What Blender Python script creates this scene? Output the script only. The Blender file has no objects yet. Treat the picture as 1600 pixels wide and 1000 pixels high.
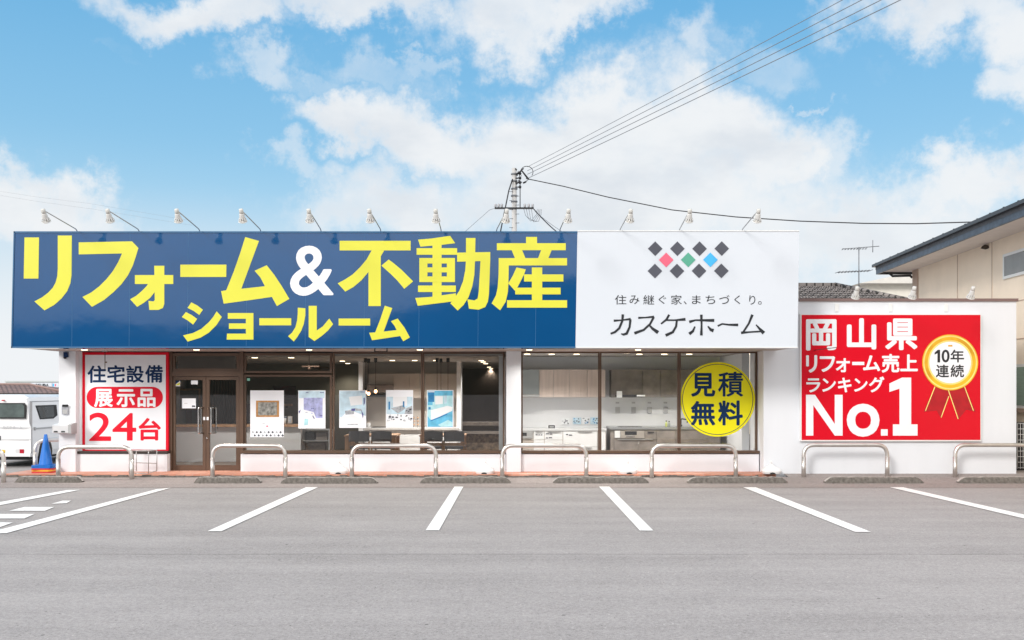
import bpy, math, random
from mathutils import Vector, Matrix
random.seed(7)
C = bpy.context.scene.collection
SC = bpy.context.scene
R = math.radians
F = 1464.0; H = 1.7; HY = 608.0           # focal length (px of a 1600 px frame), eye height, horizon row

# ------------------------------------------------------------------ camera
cd = bpy.data.cameras.new('camera'); cam = bpy.data.objects.new('camera', cd); C.objects.link(cam)
cam.location = (0, 0, H); cam.rotation_euler = (R(90), 0, 0)
cd.sensor_width = 36; cd.lens = F/1600*36; cd.shift_y = (HY-500)/1600; cd.clip_end = 3000; cd.clip_start = 0.1
SC.camera = cam
SC.view_settings.view_transform = 'Standard'; SC.view_settings.look = 'None'
SC.view_settings.gamma = 1; SC.view_settings.exposure = 0.94
SC.render.resolution_x = 1024; SC.render.resolution_y = 640
SC.cycles.max_bounces = 8; SC.cycles.transparent_max_bounces = 16

# ------------------------------------------------------------------ sky
SUN_EL, SUN_AZ = 28, 216       # degrees, compass from +Y clockwise: behind the camera, a little to its left
w = bpy.data.worlds.new('World'); SC.world = w; w.use_nodes = True
nt = w.node_tree; N = nt.nodes; L = nt.links; N.clear()
def nd(t, **k):
    n = N.new(t)
    for a, b in k.items(): setattr(n, a, b)
    return n
def sock(x, s):
    if isinstance(x, (int, float)): s.default_value = x
    elif isinstance(x, tuple): s.default_value = x
    else: L.new(x, s)
def mt(op, a, b=0.0, c=None, clamp=False):
    n = nd('ShaderNodeMath', operation=op); n.use_clamp = clamp
    sock(a, n.inputs[0]); sock(b, n.inputs[1])
    if c is not None: sock(c, n.inputs[2])
    return n.outputs[0]
def vm(op, a, b):
    n = nd('ShaderNodeVectorMath', operation=op); sock(a, n.inputs[0]); sock(b, n.inputs[1])
    return n.outputs[1] if op == 'LENGTH' else n.outputs[0]
def mixc(f, a, b):
    n = nd('ShaderNodeMix', data_type='RGBA'); sock(f, n.inputs[0]); sock(a, n.inputs[6]); sock(b, n.inputs[7]); return n.outputs[2]
def rng(x, a, b, c=0.0, d=1.0, smooth=True):
    n = nd('ShaderNodeMapRange'); n.interpolation_type = 'SMOOTHSTEP' if smooth else 'LINEAR'
    sock(x, n.inputs[0]); n.inputs[1].default_value = a; n.inputs[2].default_value = b
    n.inputs[3].default_value = c; n.inputs[4].default_value = d; return n.outputs[0]
def noise(vec, scale, detail=6, rough=0.55, dist=0.0):
    n = nd('ShaderNodeTexNoise'); L.new(vec, n.inputs['Vector'])
    n.inputs['Scale'].default_value = scale; n.inputs['Detail'].default_value = detail
    n.inputs['Roughness'].default_value = rough; n.inputs['Distortion'].default_value = dist
    return n.outputs['Fac'], n.outputs['Color']
tc = nd('ShaderNodeTexCoord'); D = tc.outputs['Generated']
sky = nd('ShaderNodeTexSky'); sky.sky_type = 'NISHITA'; sky.sun_disc = False
sky.sun_elevation = R(SUN_EL); sky.sun_rotation = R(SUN_AZ)
sep = nd('ShaderNodeSeparateXYZ'); L.new(D, sep.inputs[0]); DX, DY, DZ = sep.outputs
# direction warped by noise so that the cloud outlines break up
wf, wc = noise(D, 5.5, 10, 0.62)
wv = vm('SUBTRACT', wc, (0.5, 0.5, 0.5)); wv = vm('MULTIPLY', wv, (0.30, 0.0, 0.22))
wf2, wc2 = noise(D, 24, 8, 0.65)
wv2 = vm('MULTIPLY', vm('SUBTRACT', wc2, (0.5, 0.5, 0.5)), (0.075, 0.0, 0.06))
DW = vm('ADD', vm('ADD', D, wv), wv2)
CL = [  # px, py, rx, ry, density of the cloud banks
 (300,8,150,42,1.0),(385,40,58,34,.95),(560,-2,140,34,.9),(790,20,130,50,.95),(905,24,98,36,1.0),(700,-10,120,30,.9),
 (425,120,62,30,.66),(590,102,84,32,.56),(500,128,70,20,.46),(655,90,40,20,.6),
 (560,190,84,42,1.05),(660,195,110,58,1.1),(770,215,130,72,1.1),(880,190,105,72,1.1),(980,235,150,96,1.05),(1080,225,110,70,1.1),
 (1170,235,80,52,1.0),(870,290,230,80,1.05),(1030,310,260,80,1.05),(610,315,110,60,.9),(480,268,52,26,.66),(540,330,110,42,.75),
 (1075,105,55,42,.66),(1245,155,26,8,.5),(1262,225,46,40,.66),(1290,330,170,66,.95),(1405,310,90,55,.85),(1520,285,120,48,1.05),(1610,290,90,60,1.05),
 (1470,10,110,48,.95),(1570,25,90,60,1.0),(1600,100,62,50,.85),(1200,90,80,36,.5),(85,325,84,50,1.0),(20,345,70,50,.9),(120,365,120,40,.85),
 (1190,350,300,60,.85),(180,90,60,16,.25),(760,150,60,30,.5),(1380,120,30,14,.25),(1440,345,160,60,.9)]
acc = None
for (px, py, rx, ry, a) in CL:
    d = Vector(((px-800)/F, 1, (HY-py)/F)); ln = d.length; d.normalize()
    sx, sz = F*ln/rx*0.86, F*ln/ry*0.86
    v = vm('MULTIPLY', vm('SUBTRACT', DW, tuple(d)), (sx, 1.2, sz))
    r = vm('LENGTH', v, (0, 0, 0))
    m = rng(r, 1.55, 0.25, 0.0, a)
    acc = m if acc is None else mt('MAXIMUM', acc, mt('ADD', mt('MULTIPLY', acc, 0.35), m)) if False else mt('SMOOTH_MAX', acc, m, 0.12)
nf, nc = noise(D, 9, 10, 0.6); nf2, _ = noise(D, 34, 8, 0.62)
dens = mt('ADD', acc, mt('MULTIPLY', mt('SUBTRACT', nf, 0.5), 0.60))
dens = mt('ADD', dens, mt('MULTIPLY', mt('SUBTRACT', nf2, 0.5), 0.16))
front = rng(dens, 0.14, 1.10)
# elsewhere in the sky (behind and above): broken cloud from noise alone
bf, _ = noise(D, 3.2, 8, 0.6); back = rng(bf, 0.28, 0.50)
isf = rng(DY, 0.35, 0.65)
cloud = mt('ADD', mt('MULTIPLY', front, isf), mt('MULTIPLY', back, mt('SUBTRACT', 1.0, isf)))
# soft low haze whitening toward the horizon
hz = rng(DZ, 0.02, 0.21, 0.95, 0.0)
hz2 = rng(DZ, 0.10, 0.26, 0.45, 0.0)
# blue of the sky by elevation, mixed with the Nishita sky
rp = nd('ShaderNodeValToRGB'); L.new(DZ, rp.inputs[0]); e = rp.color_ramp.elements
e[0].position = 0.0; e[0].color = (.36, .43, .48, 1); e[1].position = 0.9; e[1].color = (.05, .17, .34, 1)
x = rp.color_ramp.elements.new(0.20); x.color = (.165, .325, .455, 1)
x = rp.color_ramp.elements.new(0.40); x.color = (.070, .235, .41, 1)
SKS = 0.10
sc10 = nd('ShaderNodeVectorMath', operation='SCALE'); L.new(rp.outputs[0], sc10.inputs[0]); sc10.inputs['Scale'].default_value = 1.0/SKS
blue = mixc(0.92, sky.outputs[0], sc10.outputs[0])
g1, _ = noise(vm('MULTIPLY', D, (1, 1, 2.0)), 6.0, 7, 0.55)
# thick middles of the clouds are a touch greyer than their rims
body = mt('MULTIPLY', rng(g1, 0.42, 0.64), rng(dens, 0.5, 1.1))
ccol = mixc(body, (0.485/SKS, 0.493/SKS, 0.50/SKS, 1), (0.405/SKS, 0.425/SKS, 0.45/SKS, 1))
ccol = mixc(mt('SUBTRACT', 1.0, isf), ccol, (0.80/SKS, 0.785/SKS, 0.765/SKS, 1))
s1 = mixc(hz2, blue, (0.35/SKS, 0.43/SKS, 0.48/SKS, 1))
s2 = mixc(mt('MULTIPLY', cloud, 0.95), s1, ccol)
s3 = mixc(hz, s2, (0.48/SKS, 0.49/SKS, 0.50/SKS, 1))
bg = nd('ShaderNodeBackground'); L.new(s3, bg.inputs[0]); bg.inputs[1].default_value = SKS*0.97
wo = nd('ShaderNodeOutputWorld'); L.new(bg.outputs[0], wo.inputs[0])

# ------------------------------------------------------------------ sun
sl = bpy.data.lights.new('sun', 'SUN'); sl.energy = 1.2; sl.angle = R(16); sl.color = (1, .965, .92)
so = bpy.data.objects.new('sun', sl); C.objects.link(so)
sd = Vector((math.sin(R(SUN_AZ))*math.cos(R(SUN_EL)), math.cos(R(SUN_AZ))*math.cos(R(SUN_EL)), math.sin(R(SUN_EL))))
so.rotation_euler = sd.to_track_quat('Z', 'Y').to_euler(); so.location = sd*60

# ------------------------------------------------------------------ materials
MATS = {}
def mat(name, col, rough=0.6, metal=0.0, var=0.06, scale=3.0, bump=0.0, bscale=None, spec=None, coat=0.0, stretch=(1,1,1), emit=None, estr=1.0):
    if name in MATS: return MATS[name]
    m = bpy.data.materials.new(name); m.use_nodes = True; t = m.node_tree; b = t.nodes['Principled BSDF']
    b.inputs['Roughness'].default_value = rough; b.inputs['Metallic'].default_value = metal
    if spec is not None: b.inputs['Specular IOR Level'].default_value = spec
    if coat: b.inputs['Coat Weight'].default_value = coat; b.inputs['Coat Roughness'].default_value = 0.03
    tcn = t.nodes.new('ShaderNodeTexCoord'); mp = t.nodes.new('ShaderNodeMapping'); mp.inputs['Scale'].default_value = stretch
    t.links.new(tcn.outputs['Object'], mp.inputs[0])
    n = t.nodes.new('ShaderNodeTexNoise'); n.inputs['Scale'].default_value = scale; n.inputs['Detail'].default_value = 6
    t.links.new(mp.outputs[0], n.inputs['Vector'])
    r = t.nodes.new('ShaderNodeValToRGB'); r.color_ramp.elements[0].position = .3; r.color_ramp.elements[1].position = .7
    r.color_ramp.elements[0].color = tuple(min(1, c*(1-var)) for c in col)+(1,)
    r.color_ramp.elements[1].color = tuple(min(1, c*(1+var)) for c in col)+(1,)
    t.links.new(n.outputs['Fac'], r.inputs[0]); t.links.new(r.outputs[0], b.inputs['Base Color'])
    if bump:
        n2 = t.nodes.new('ShaderNodeTexNoise'); n2.inputs['Scale'].default_value = bscale or scale*8; n2.inputs['Detail'].default_value = 4
        t.links.new(mp.outputs[0], n2.inputs['Vector'])
        bp = t.nodes.new('ShaderNodeBump'); bp.inputs['Strength'].default_value = bump; bp.inputs['Distance'].default_value = 0.02
        t.links.new(n2.outputs['Fac'], bp.inputs['Height']); t.links.new(bp.outputs[0], b.inputs['Normal'])
    if emit:
        b.inputs['Emission Color'].default_value = emit+(1,); b.inputs['Emission Strength'].default_value = estr
    MATS[name] = m; return m
def srgb(r, g, b):
    f = lambda c: (c/255/12.92) if c/255 <= .04045 else ((c/255+.055)/1.055)**2.4
    return (f(r), f(g), f(b))

white = mat('white render', (.73,.75,.785), .75, var=.028, scale=1.2, stretch=(2.2,2.2,.35), bump=.05, bscale=60)
white_metal = mat('white painted metal', (.78,.78,.77), .4, var=.04)
whitesign = mat('white sign sheet', (.64,.675,.725), .35, var=.015, scale=.6)
bluesign = mat('blue sign sheet', (.001,.064,.195), .06, var=.06, scale=.7, bump=.14, bscale=1.1, spec=.75, coat=.25)
blueseam = mat('blue seam', (.03,.13,.28), .3)
yellow = mat('yellow vinyl', (.70,.675,.045), .3, var=.015, spec=.6, coat=.25)
whitevinyl = mat('white vinyl', (.82,.83,.86), .3, var=.01)
black = mat('black vinyl', (.012,.014,.018), .4)
ink = mat('dark grey print', (.075,.078,.10), .4, var=.15)
pinkv = mat('pink vinyl', (.80,.13,.21), .4); greenv = mat('green vinyl', (.09,.36,.25), .4); cyanv = mat('sky blue vinyl', (.06,.45,.85), .4)
red = mat('red vinyl', (.66,.0006,.014), .22, var=.03, scale=.8, spec=.3)
redp = mat('red print', (.66,.001,.02), .5, var=.02, spec=.25)
darkred = mat('ribbon red', (.42,.002,.010), .3, var=.15, scale=6)
gold = mat('gold print', (.86,.42,.015), .3, var=.35, scale=2.5)
goldl = mat('pale gold print', (.95,.72,.22), .25, var=.2, scale=3)
navy = mat('navy print', (.003,.028,.10), .5, spec=.2)
brownmetal = mat('bronze aluminium', (.115,.070,.047), .38, metal=.25, var=.08)
darkmetal = mat('dark bronze recess', (.03,.022,.018), .5)
stainless = mat('stainless steel', (.66,.63,.60), .36, metal=.9, var=.12, scale=5, bump=.02)
galv = mat('galvanised steel', (.42,.42,.42), .45, metal=.6)
chrome = mat('chrome', (.7,.7,.7), .15, metal=1)
soffitm = mat('soffit board', (.42,.36,.33), .7, var=.03)
rubber = mat('black rubber', (.02,.02,.02), .7)
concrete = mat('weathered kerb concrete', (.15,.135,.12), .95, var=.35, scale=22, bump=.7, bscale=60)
concretel = mat('kerb top highlight concrete', (.46,.43,.40), .95, var=.3, scale=14, bump=.6, bscale=60)  # paler concrete for wheel stop tops, highlights put into the colour
polec = mat('pole concrete', (.50,.49,.48), .8, var=.1, stretch=(1,1,.3))
lampm = mat('lamp warm lens', (.9,.85,.7), .5, emit=(1,.80,.52), estr=3.2)
bulbm = mat('lit filament bulb', (.9,.7,.5), .3, emit=(1,.52,.26), estr=4.0)
bulbglass = mat('lamp glass', (.62,.60,.56), .12, var=.25, scale=30)
wood = mat('light wood', (.42,.24,.13), .5, var=.2, scale=2, stretch=(8,8,1))
woodpale = mat('pale oak laminate', (.64,.535,.475), .5, var=.10, scale=2, stretch=(9,9,.6))
greyfab = mat('grey fabric', (.17,.17,.18), .9, var=.1)
greystone = mat('grey stone laminate', (.20,.175,.158), .5, var=.28, scale=4)
kwhite = mat('white laminate', (.66,.67,.68), .3, var=.02)
kgrey = mat('warm grey laminate', (.44,.40,.365), .5, var=.04)
dark = mat('dark appliance', (.02,.02,.022), .25)
olive = mat('olive dark wallpaper', (.135,.12,.088), .9, var=.10)
brownwall = mat('brown wallpaper', (.12,.085,.062), .9, var=.10)
intwall = mat('interior wall white', (.76,.77,.79), .8, var=.02)
ceilm = mat('ceiling board', (.35,.33,.31), .85, var=.02)
floorm = mat('interior floor', (.20,.16,.13), .5, var=.2)
curtainm = mat('brown curtain', (.10,.055,.03), .9, var=.4, scale=6, stretch=(6,6,.1))
cream = mat('cream siding', (.93,.79,.64), .8, var=.05, scale=1.5, bump=.15, bscale=18)
creamtrim = mat('tan corner trim', (.50,.36,.28), .7)
eavem = mat('pinkish eave board', (.74,.66,.61), .8, var=.04)
navyfascia = mat('dark blue fascia', (.055,.075,.105), .45, var=.35, scale=6, bump=.2)
gutterm = mat('dark gutter', (.035,.038,.045), .4, var=.1)
cable = mat('black cable', (.02,.02,.025), .6)
lead = mat('grey wire', (.20,.21,.23), .5)
bluecone = mat('blue plastic', (.0,.13,.50), .45, var=.05); redcone = mat('red plastic', (.60,.045,.05), .5); yellowcone = mat('orange yellow plastic', (.80,.42,.04), .5)
vanw = mat('white car paint', (.86,.86,.86), .22, var=.01, coat=.4)
vanglass = mat('tinted car glass', (.03,.036,.036), .08, var=.2, spec=.4)
papaw = mat('poster paper', (.86,.88,.92), .5, var=.01)

def glassmat(name='window glass', tint=(.93,.94,.93), gain=2.1, rough=0.0):
    m = bpy.data.materials.new(name); m.use_nodes = True; t = m.node_tree; t.nodes.clear()
    tr = t.nodes.new('ShaderNodeBsdfTransparent'); tr.inputs[0].default_value = tint+(1,)
    gl = t.nodes.new('ShaderNodeBsdfGlossy'); gl.inputs['Roughness'].default_value = rough
    fr = t.nodes.new('ShaderNodeFresnel'); fr.inputs[0].default_value = 1.5
    mu = t.nodes.new('ShaderNodeMath'); mu.operation = 'MULTIPLY'; mu.inputs[1].default_value = gain; mu.use_clamp = True
    mx = t.nodes.new('ShaderNodeMixShader'); o = t.nodes.new('ShaderNodeOutputMaterial')
    n = t.nodes.new('ShaderNodeTexNoise'); n.inputs['Scale'].default_value = .8
    bp = t.nodes.new('ShaderNodeBump'); bp.inputs['Strength'].default_value = .03; bp.inputs['Distance'].default_value = .02
    tcn = t.nodes.new('ShaderNodeTexCoord'); t.links.new(tcn.outputs['Object'], n.inputs['Vector'])
    t.links.new(n.outputs['Fac'], bp.inputs['Height']); t.links.new(bp.outputs[0], gl.inputs['Normal'])
    t.links.new(fr.outputs[0], mu.inputs[0]); t.links.new(mu.outputs[0], mx.inputs[0])
    t.links.new(tr.outputs[0], mx.inputs[1]); t.links.new(gl.outputs[0], mx.inputs[2]); t.links.new(mx.outputs[0], o.inputs[0])
    return m
glass = glassmat()

def asphalt(name, col, dark_lines=(), speck=1.0):
    m = bpy.data.materials.new(name); m.use_nodes = True; t = m.node_tree; b = t.nodes['Principled BSDF']
    nn = t.nodes.new; lk = t.links.new
    g = nn('ShaderNodeNewGeometry'); P = g.outputs['Position']
    def nz(scale, det=5, st=(1,1,1), ro=.6):
        mp = nn('ShaderNodeMapping'); mp.inputs['Scale'].default_value = st; lk(P, mp.inputs[0])
        n = nn('ShaderNodeTexNoise'); n.inputs['Scale'].default_value = scale; n.inputs['Detail'].default_value = det
        n.inputs['Roughness'].default_value = ro; lk(mp.outputs[0], n.inputs['Vector']); return n.outputs['Fac']
    def M(op, a, b_=0.0, c=None, cl=False):
        n = nn('ShaderNodeMath'); n.operation = op; n.use_clamp = cl
        for i, v in enumerate((a, b_, c)):
            if v is None: continue
            if isinstance(v, (int, float)): n.inputs[i].default_value = v
            else: lk(v, n.inputs[i])
        return n.outputs[0]
    fine = nz(140, 3, ro=.8); mid = nz(38, 5, ro=.75); big = nz(.35, 5); streak = nz(1.1, 7, (.16, 1.6, 1)); patch = nz(1.7, 6)
    v = M('ADD', 1.0, M('MULTIPLY', M('SUBTRACT', fine, .5), 1.7*speck))
    v = M('ADD', v, M('MULTIPLY', M('SUBTRACT', mid, .5), 1.5*speck))
    v = M('ADD', v, M('MULTIPLY', M('SUBTRACT', big, .5), .30)); v = M('ADD', v, M('MULTIPLY', M('SUBTRACT', nz(13, 4), .5), .45))
    v = M('ADD', v, M('MULTIPLY', M('SUBTRACT', streak, .5), .50))
    v = M('ADD', v, M('MULTIPLY', M('SUBTRACT', patch, .5), .22))
    # sparse pale and dark chippings
    vo = nn('ShaderNodeTexVoronoi'); vo.inputs['Scale'].default_value = 30; lk(P, vo.inputs['Vector'])
    sp = nn('ShaderNodeSeparateColor'); lk(vo.outputs['Color'], sp.inputs[0])
    near = M('LESS_THAN', vo.outputs['Distance'], .22)
    v = M('ADD', v, M('MULTIPLY', M('MULTIPLY', near, M('GREATER_THAN', sp.outputs[0], .965)), .55*speck))
    v = M('SUBTRACT', v, M('MULTIPLY', M('MULTIPLY', near, M('GREATER_THAN', sp.outputs[1], .975)), .55*speck))
    vo2 = nn('ShaderNodeTexVoronoi'); vo2.inputs['Scale'].default_value = 2.2; lk(P, vo2.inputs['Vector'])
    sp2 = nn('ShaderNodeSeparateColor'); lk(vo2.outputs['Color'], sp2.inputs[0])
    v = M('SUBTRACT', v, M('MULTIPLY', M('MULTIPLY', M('LESS_THAN', vo2.outputs['Distance'], .035), M('GREATER_THAN', sp2.outputs[0], .5)), .65))
    sx = nn('ShaderNodeSeparateXYZ'); lk(P, sx.inputs[0])
    wob = M('MULTIPLY', M('SUBTRACT', nz(.8, 4, (1,0,0)), .5), .10)
    for (yy, wd, am) in dark_lines:
        d = M('ABSOLUTE', M('SUBTRACT', M('ADD', sx.outputs[1], wob), yy))
        k = nn('ShaderNodeMapRange'); k.inputs[1].default_value = wd; k.inputs[2].default_value = wd*.2; k.inputs[3].default_value = 0; k.inputs[4].default_value = am
        lk(d, k.inputs[0]); v = M('SUBTRACT', v, M('MULTIPLY', k.outputs[0], M('ADD', .25, M('MULTIPLY', nz(2.5, 3, (1,0,0)), 1.3))))
    for (cx_, cy_, r_, w_, am) in ((-1.2,3.9,7.4,.05,.10),(-.2,4.2,7.3,.05,.08),(9.5,2.5,9.2,.07,.07),(-9,6.5,5.6,.06,-.07),(5.5,9.0,3.1,.04,.08)):
        dx = M('SUBTRACT', sx.outputs[0], cx_); dy = M('SUBTRACT', sx.outputs[1], cy_)
        rd = M('ABSOLUTE', M('SUBTRACT', M('SQRT', M('ADD', M('MULTIPLY', dx, dx), M('MULTIPLY', dy, dy))), r_))
        k = nn('ShaderNodeMapRange'); k.inputs[1].default_value = w_; k.inputs[2].default_value = 0; k.inputs[3].default_value = 0; k.inputs[4].default_value = am; lk(rd, k.inputs[0])
        pn = nn('ShaderNodeMapRange'); pn.inputs[1].default_value = .5; pn.inputs[2].default_value = .6; lk(nz(.9, 3), pn.inputs[0])
        v = M('ADD', v, M('MULTIPLY', k.outputs[0], pn.outputs[0]))
    cm = nn('ShaderNodeVectorMath'); cm.operation = 'SCALE'; cm.inputs[0].default_value = col; lk(v, cm.inputs['Scale'])
    lk(cm.outputs[0], b.inputs['Base Color'])
    b.inputs['Roughness'].default_value = .88
    bp = nn('ShaderNodeBump'); bp.inputs['Strength'].default_value = .35; bp.inputs['Distance'].default_value = .006
    lk(M('ADD', fine, mid), bp.inputs['Height']); lk(bp.outputs[0], b.inputs['Normal'])
    return m
asph = asphalt('parking asphalt', (.338,.318,.314), dark_lines=((9.65,.035,.30),(9.45,.25,.05),(16.12,.05,.20)))
asph2 = asphalt('older asphalt strip', (.30,.262,.248))
def paintmat():
    m = bpy.data.materials.new('road paint'); m.use_nodes = True; t = m.node_tree; b = t.nodes['Principled BSDF']
    g = t.nodes.new('ShaderNodeNewGeometry'); n = t.nodes.new('ShaderNodeTexNoise'); n.inputs['Scale'].default_value = 26; n.inputs['Detail'].default_value = 8
    t.links.new(g.outputs['Position'], n.inputs['Vector']); r = t.nodes.new('ShaderNodeValToRGB')
    r.color_ramp.elements[0].position = .30; r.color_ramp.elements[0].color = (.45,.43,.42,1)
    r.color_ramp.elements[1].position = .40; r.color_ramp.elements[1].color = (.88,.88,.87,1)
    t.links.new(n.outputs['Fac'], r.inputs[0]); t.links.new(r.outputs[0], b.inputs['Base Color']); b.inputs['Roughness'].default_value = .6
    return m
paint = paintmat()
def tilemat():
    m = bpy.data.materials.new('terracotta tile'); m.use_nodes = True; t = m.node_tree; b = t.nodes['Principled BSDF']
    g = t.nodes.new('ShaderNodeNewGeometry'); br = t.nodes.new('ShaderNodeTexBrick'); br.offset = 0
    br.inputs['Scale'].default_value = 1; br.inputs['Brick Width'].default_value = .15; br.inputs['Row Height'].default_value = .15
    br.inputs['Mortar Size'].default_value = .006; br.inputs['Color1'].default_value = (.55,.22,.14,1); br.inputs['Color2'].default_value = (.62,.28,.19,1)
    br.inputs['Mortar'].default_value = (.50,.33,.27,1); t.links.new(g.outputs['Position'], br.inputs['Vector'])
    n = t.nodes.new('ShaderNodeTexNoise'); n.inputs['Scale'].default_value = 1.3; n.inputs['Detail'].default_value = 6; t.links.new(g.outputs['Position'], n.inputs['Vector'])
    mx = t.nodes.new('ShaderNodeMix'); mx.data_type = 'RGBA'; mr = t.nodes.new('ShaderNodeMapRange'); mr.inputs[1].default_value = .5; mr.inputs[2].default_value = .75; mr.inputs[4].default_value = .55
    t.links.new(n.outputs['Fac'], mr.inputs[0]); t.links.new(mr.outputs[0], mx.inputs[0]); t.links.new(br.outputs[0], mx.inputs[6]); mx.inputs[7].default_value = (.66,.42,.33,1)
    t.links.new(mx.outputs[2], b.inputs['Base Color']); b.inputs['Roughness'].default_value = .6; return m
tile = tilemat()
def rooftile(name, c1, c2):
    m = bpy.data.materials.new(name); m.use_nodes = True; t = m.node_tree; b = t.nodes['Principled BSDF']
    tcn = t.nodes.new('ShaderNodeTexCoord'); br = t.nodes.new('ShaderNodeTexBrick'); br.inputs['Scale'].default_value = 1
    br.inputs['Brick Width'].default_value = .32; br.inputs['Row Height'].default_value = .26; br.inputs['Mortar Size'].default_value = .03
    br.inputs['Color1'].default_value = c1+(1,); br.inputs['Color2'].default_value = c2+(1,); br.inputs['Mortar'].default_value = (.03,.025,.02,1)
    mp = t.nodes.new('ShaderNodeMapping'); mp.inputs['Scale'].default_value = (1, 1, 1)
    t.links.new(tcn.outputs['Object'], mp.inputs[0]); t.links.new(mp.outputs[0], br.inputs['Vector'])
    wv = t.nodes.new('ShaderNodeTexNoise'); wv.inputs['Scale'].default_value = 5; t.links.new(tcn.outputs['Object'], wv.inputs['Vector'])
    mx = t.nodes.new('ShaderNodeMix'); mx.data_type = 'RGBA'; mx.blend_type = 'MULTIPLY'; mx.inputs[0].default_value = .6
    t.links.new(br.outputs[0], mx.inputs[6]); t.links.new(wv.outputs['Fac'], mx.inputs[7]); t.links.new(mx.outputs[2], b.inputs['Base Color'])
    bp = t.nodes.new('ShaderNodeBump'); bp.inputs['Strength'].default_value = .8; bp.inputs['Distance'].default_value = .05
    t.links.new(br.outputs['Fac'], bp.inputs['Height']); bp.invert = True; t.links.new(bp.outputs[0], b.inputs['Normal'])
    b.inputs['Roughness'].default_value = .7; return m
rooft = rooftile('grey brown roof tile', (.36,.32,.30), (.24,.21,.20))
rooft2 = rooftile('reddish roof tile', (.42,.27,.24), (.30,.19,.17))

# ------------------------------------------------------------------ mesh helpers
def X(px, Y): return (px-800)*Y/F
def Z(py, Y): return H+(HY-py)*Y/F
class G:
    def __init__(s): s.v = []; s.f = []; s.m = []; s.s = []
    def face(s, pts, m=0, sm=False):
        i = len(s.v); s.v += [tuple(p) for p in pts]; s.f.append(tuple(range(i, i+len(pts)))); s.m.append(m); s.s.append(sm)
    def box(s, x0, y0, z0, x1, y1, z1, m=0):
        x0, x1 = sorted((x0, x1)); y0, y1 = sorted((y0, y1)); z0, z1 = sorted((z0, z1))
        i = len(s.v)
        s.v += [(x0,y0,z0),(x1,y0,z0),(x1,y1,z0),(x0,y1,z0),(x0,y0,z1),(x1,y0,z1),(x1,y1,z1),(x0,y1,z1)]
        for q in ((3,2,1,0),(4,5,6,7),(0,1,5,4),(1,2,6,5),(2,3,7,6),(3,0,4,7)):
            s.f.append(tuple(i+k for k in q)); s.m.append(m); s.s.append(False)
        return s
    def pbox(s, px0, py0, px1, py1, Y0, Y1, m=0):   # front face given by image rectangle at depth Y0, going back to Y1
        return s.box(X(px0, Y0), Y0, Z(py1, Y0), X(px1, Y0), Y1, Z(py0, Y0), m)
    def prism(s, pts, y0, y1, m=0):                  # (x,z) outline extruded from y0 to y1
        n = len(pts); i = len(s.v)
        s.v += [(x, y0, z) for x, z in pts]+[(x, y1, z) for x, z in pts]
        s.f.append(tuple(range(i, i+n))); s.f.append(tuple(range(i+2*n-1, i+n-1, -1))); s.m += [m, m]; s.s += [False]*2
        for k in range(n):
            a, b = i+k, i+(k+1) % n; s.f.append((b, a, a+n, b+n)); s.m.append(m); s.s.append(False)
        return s
    def prismx(s, pts, x0, x1, m=0):                 # (y,z) outline extruded along x
        n = len(pts); i = len(s.v)
        s.v += [(x0, y, z) for y, z in pts]+[(x1, y, z) for y, z in pts]
        s.f.append(tuple(range(i+n-1, i-1, -1))); s.f.append(tuple(range(i+n, i+2*n))); s.m += [m, m]; s.s += [False]*2
        for k in range(n):
            a, b = i+k, i+(k+1) % n; s.f.append((a, b, b+n, a+n)); s.m.append(m); s.s.append(False)
        return s
    def tube(s, path, r, seg=10, m=0, cap=True):
        P = [Vector(p) for p in path]; n = len(P); rr = r if isinstance(r, (list, tuple)) else [r]*n
        up = Vector((0, 0, 1)); t0 = (P[1]-P[0]).normalized()
        if abs(t0.dot(up)) > .95: up = Vector((0, 1, 0))
        u = t0.cross(up).normalized(); i0 = len(s.v)
        for k in range(n):
            t = ((P[min(k+1, n-1)]-P[k]).normalized()+(P[k]-P[max(k-1, 0)]).normalized()) if 0 < k < n-1 else (P[1]-P[0] if k == 0 else P[-1]-P[-2])
            t = t.normalized(); u = (u-t*u.dot(t)).normalized(); v = t.cross(u)
            for j in range(seg):
                a = 2*math.pi*j/seg; s.v.append(tuple(P[k]+(u*math.cos(a)+v*math.sin(a))*rr[k]))
        for k in range(n-1):
            for j in range(seg):
                a = i0+k*seg+j; b = i0+k*seg+(j+1) % seg
                s.f.append((a, b, b+seg, a+seg)); s.m.append(m); s.s.append(True)
        if cap:
            s.f.append(tuple(i0+j for j in reversed(range(seg)))); s.f.append(tuple(i0+(n-1)*seg+j for j in range(seg))); s.m += [m, m]; s.s += [False, False]
        return s
    def lathe(s, prof, c, axis=(0,0,1), seg=16, m=0):
        ax = Vector(axis).normalized(); c = Vector(c)
        return s.tube([c+ax*h for h, r in prof], [max(r, .0008) for h, r in prof], seg, m)
    def build(s, name, mats, parent=None, loc=None):
        if not isinstance(mats, (list, tuple)): mats = [mats]
        L0 = Vector((0, 0, 0)); p = parent
        while p is not None: L0 += p.location; p = p.parent
        if parent is None:
            if loc is None:
                xs = [v[0] for v in s.v]; ys = [v[1] for v in s.v]; zs = [v[2] for v in s.v]
                loc = ((min(xs)+max(xs))/2, (min(ys)+max(ys))/2, min(zs))
            L0 = Vector(loc)
        me = bpy.data.meshes.new(name); me.from_pydata([(v[0]-L0.x, v[1]-L0.y, v[2]-L0.z) for v in s.v], [], s.f); me.update()
        for q in mats: me.materials.append(q)
        for p_, mi, sm in zip(me.polygons, s.m, s.s): p_.material_index = mi; p_.use_smooth = sm
        o = bpy.data.objects.new(name, me); C.objects.link(o)
        if parent is not None: o.parent = parent
        else: o.location = L0
        return o
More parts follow.
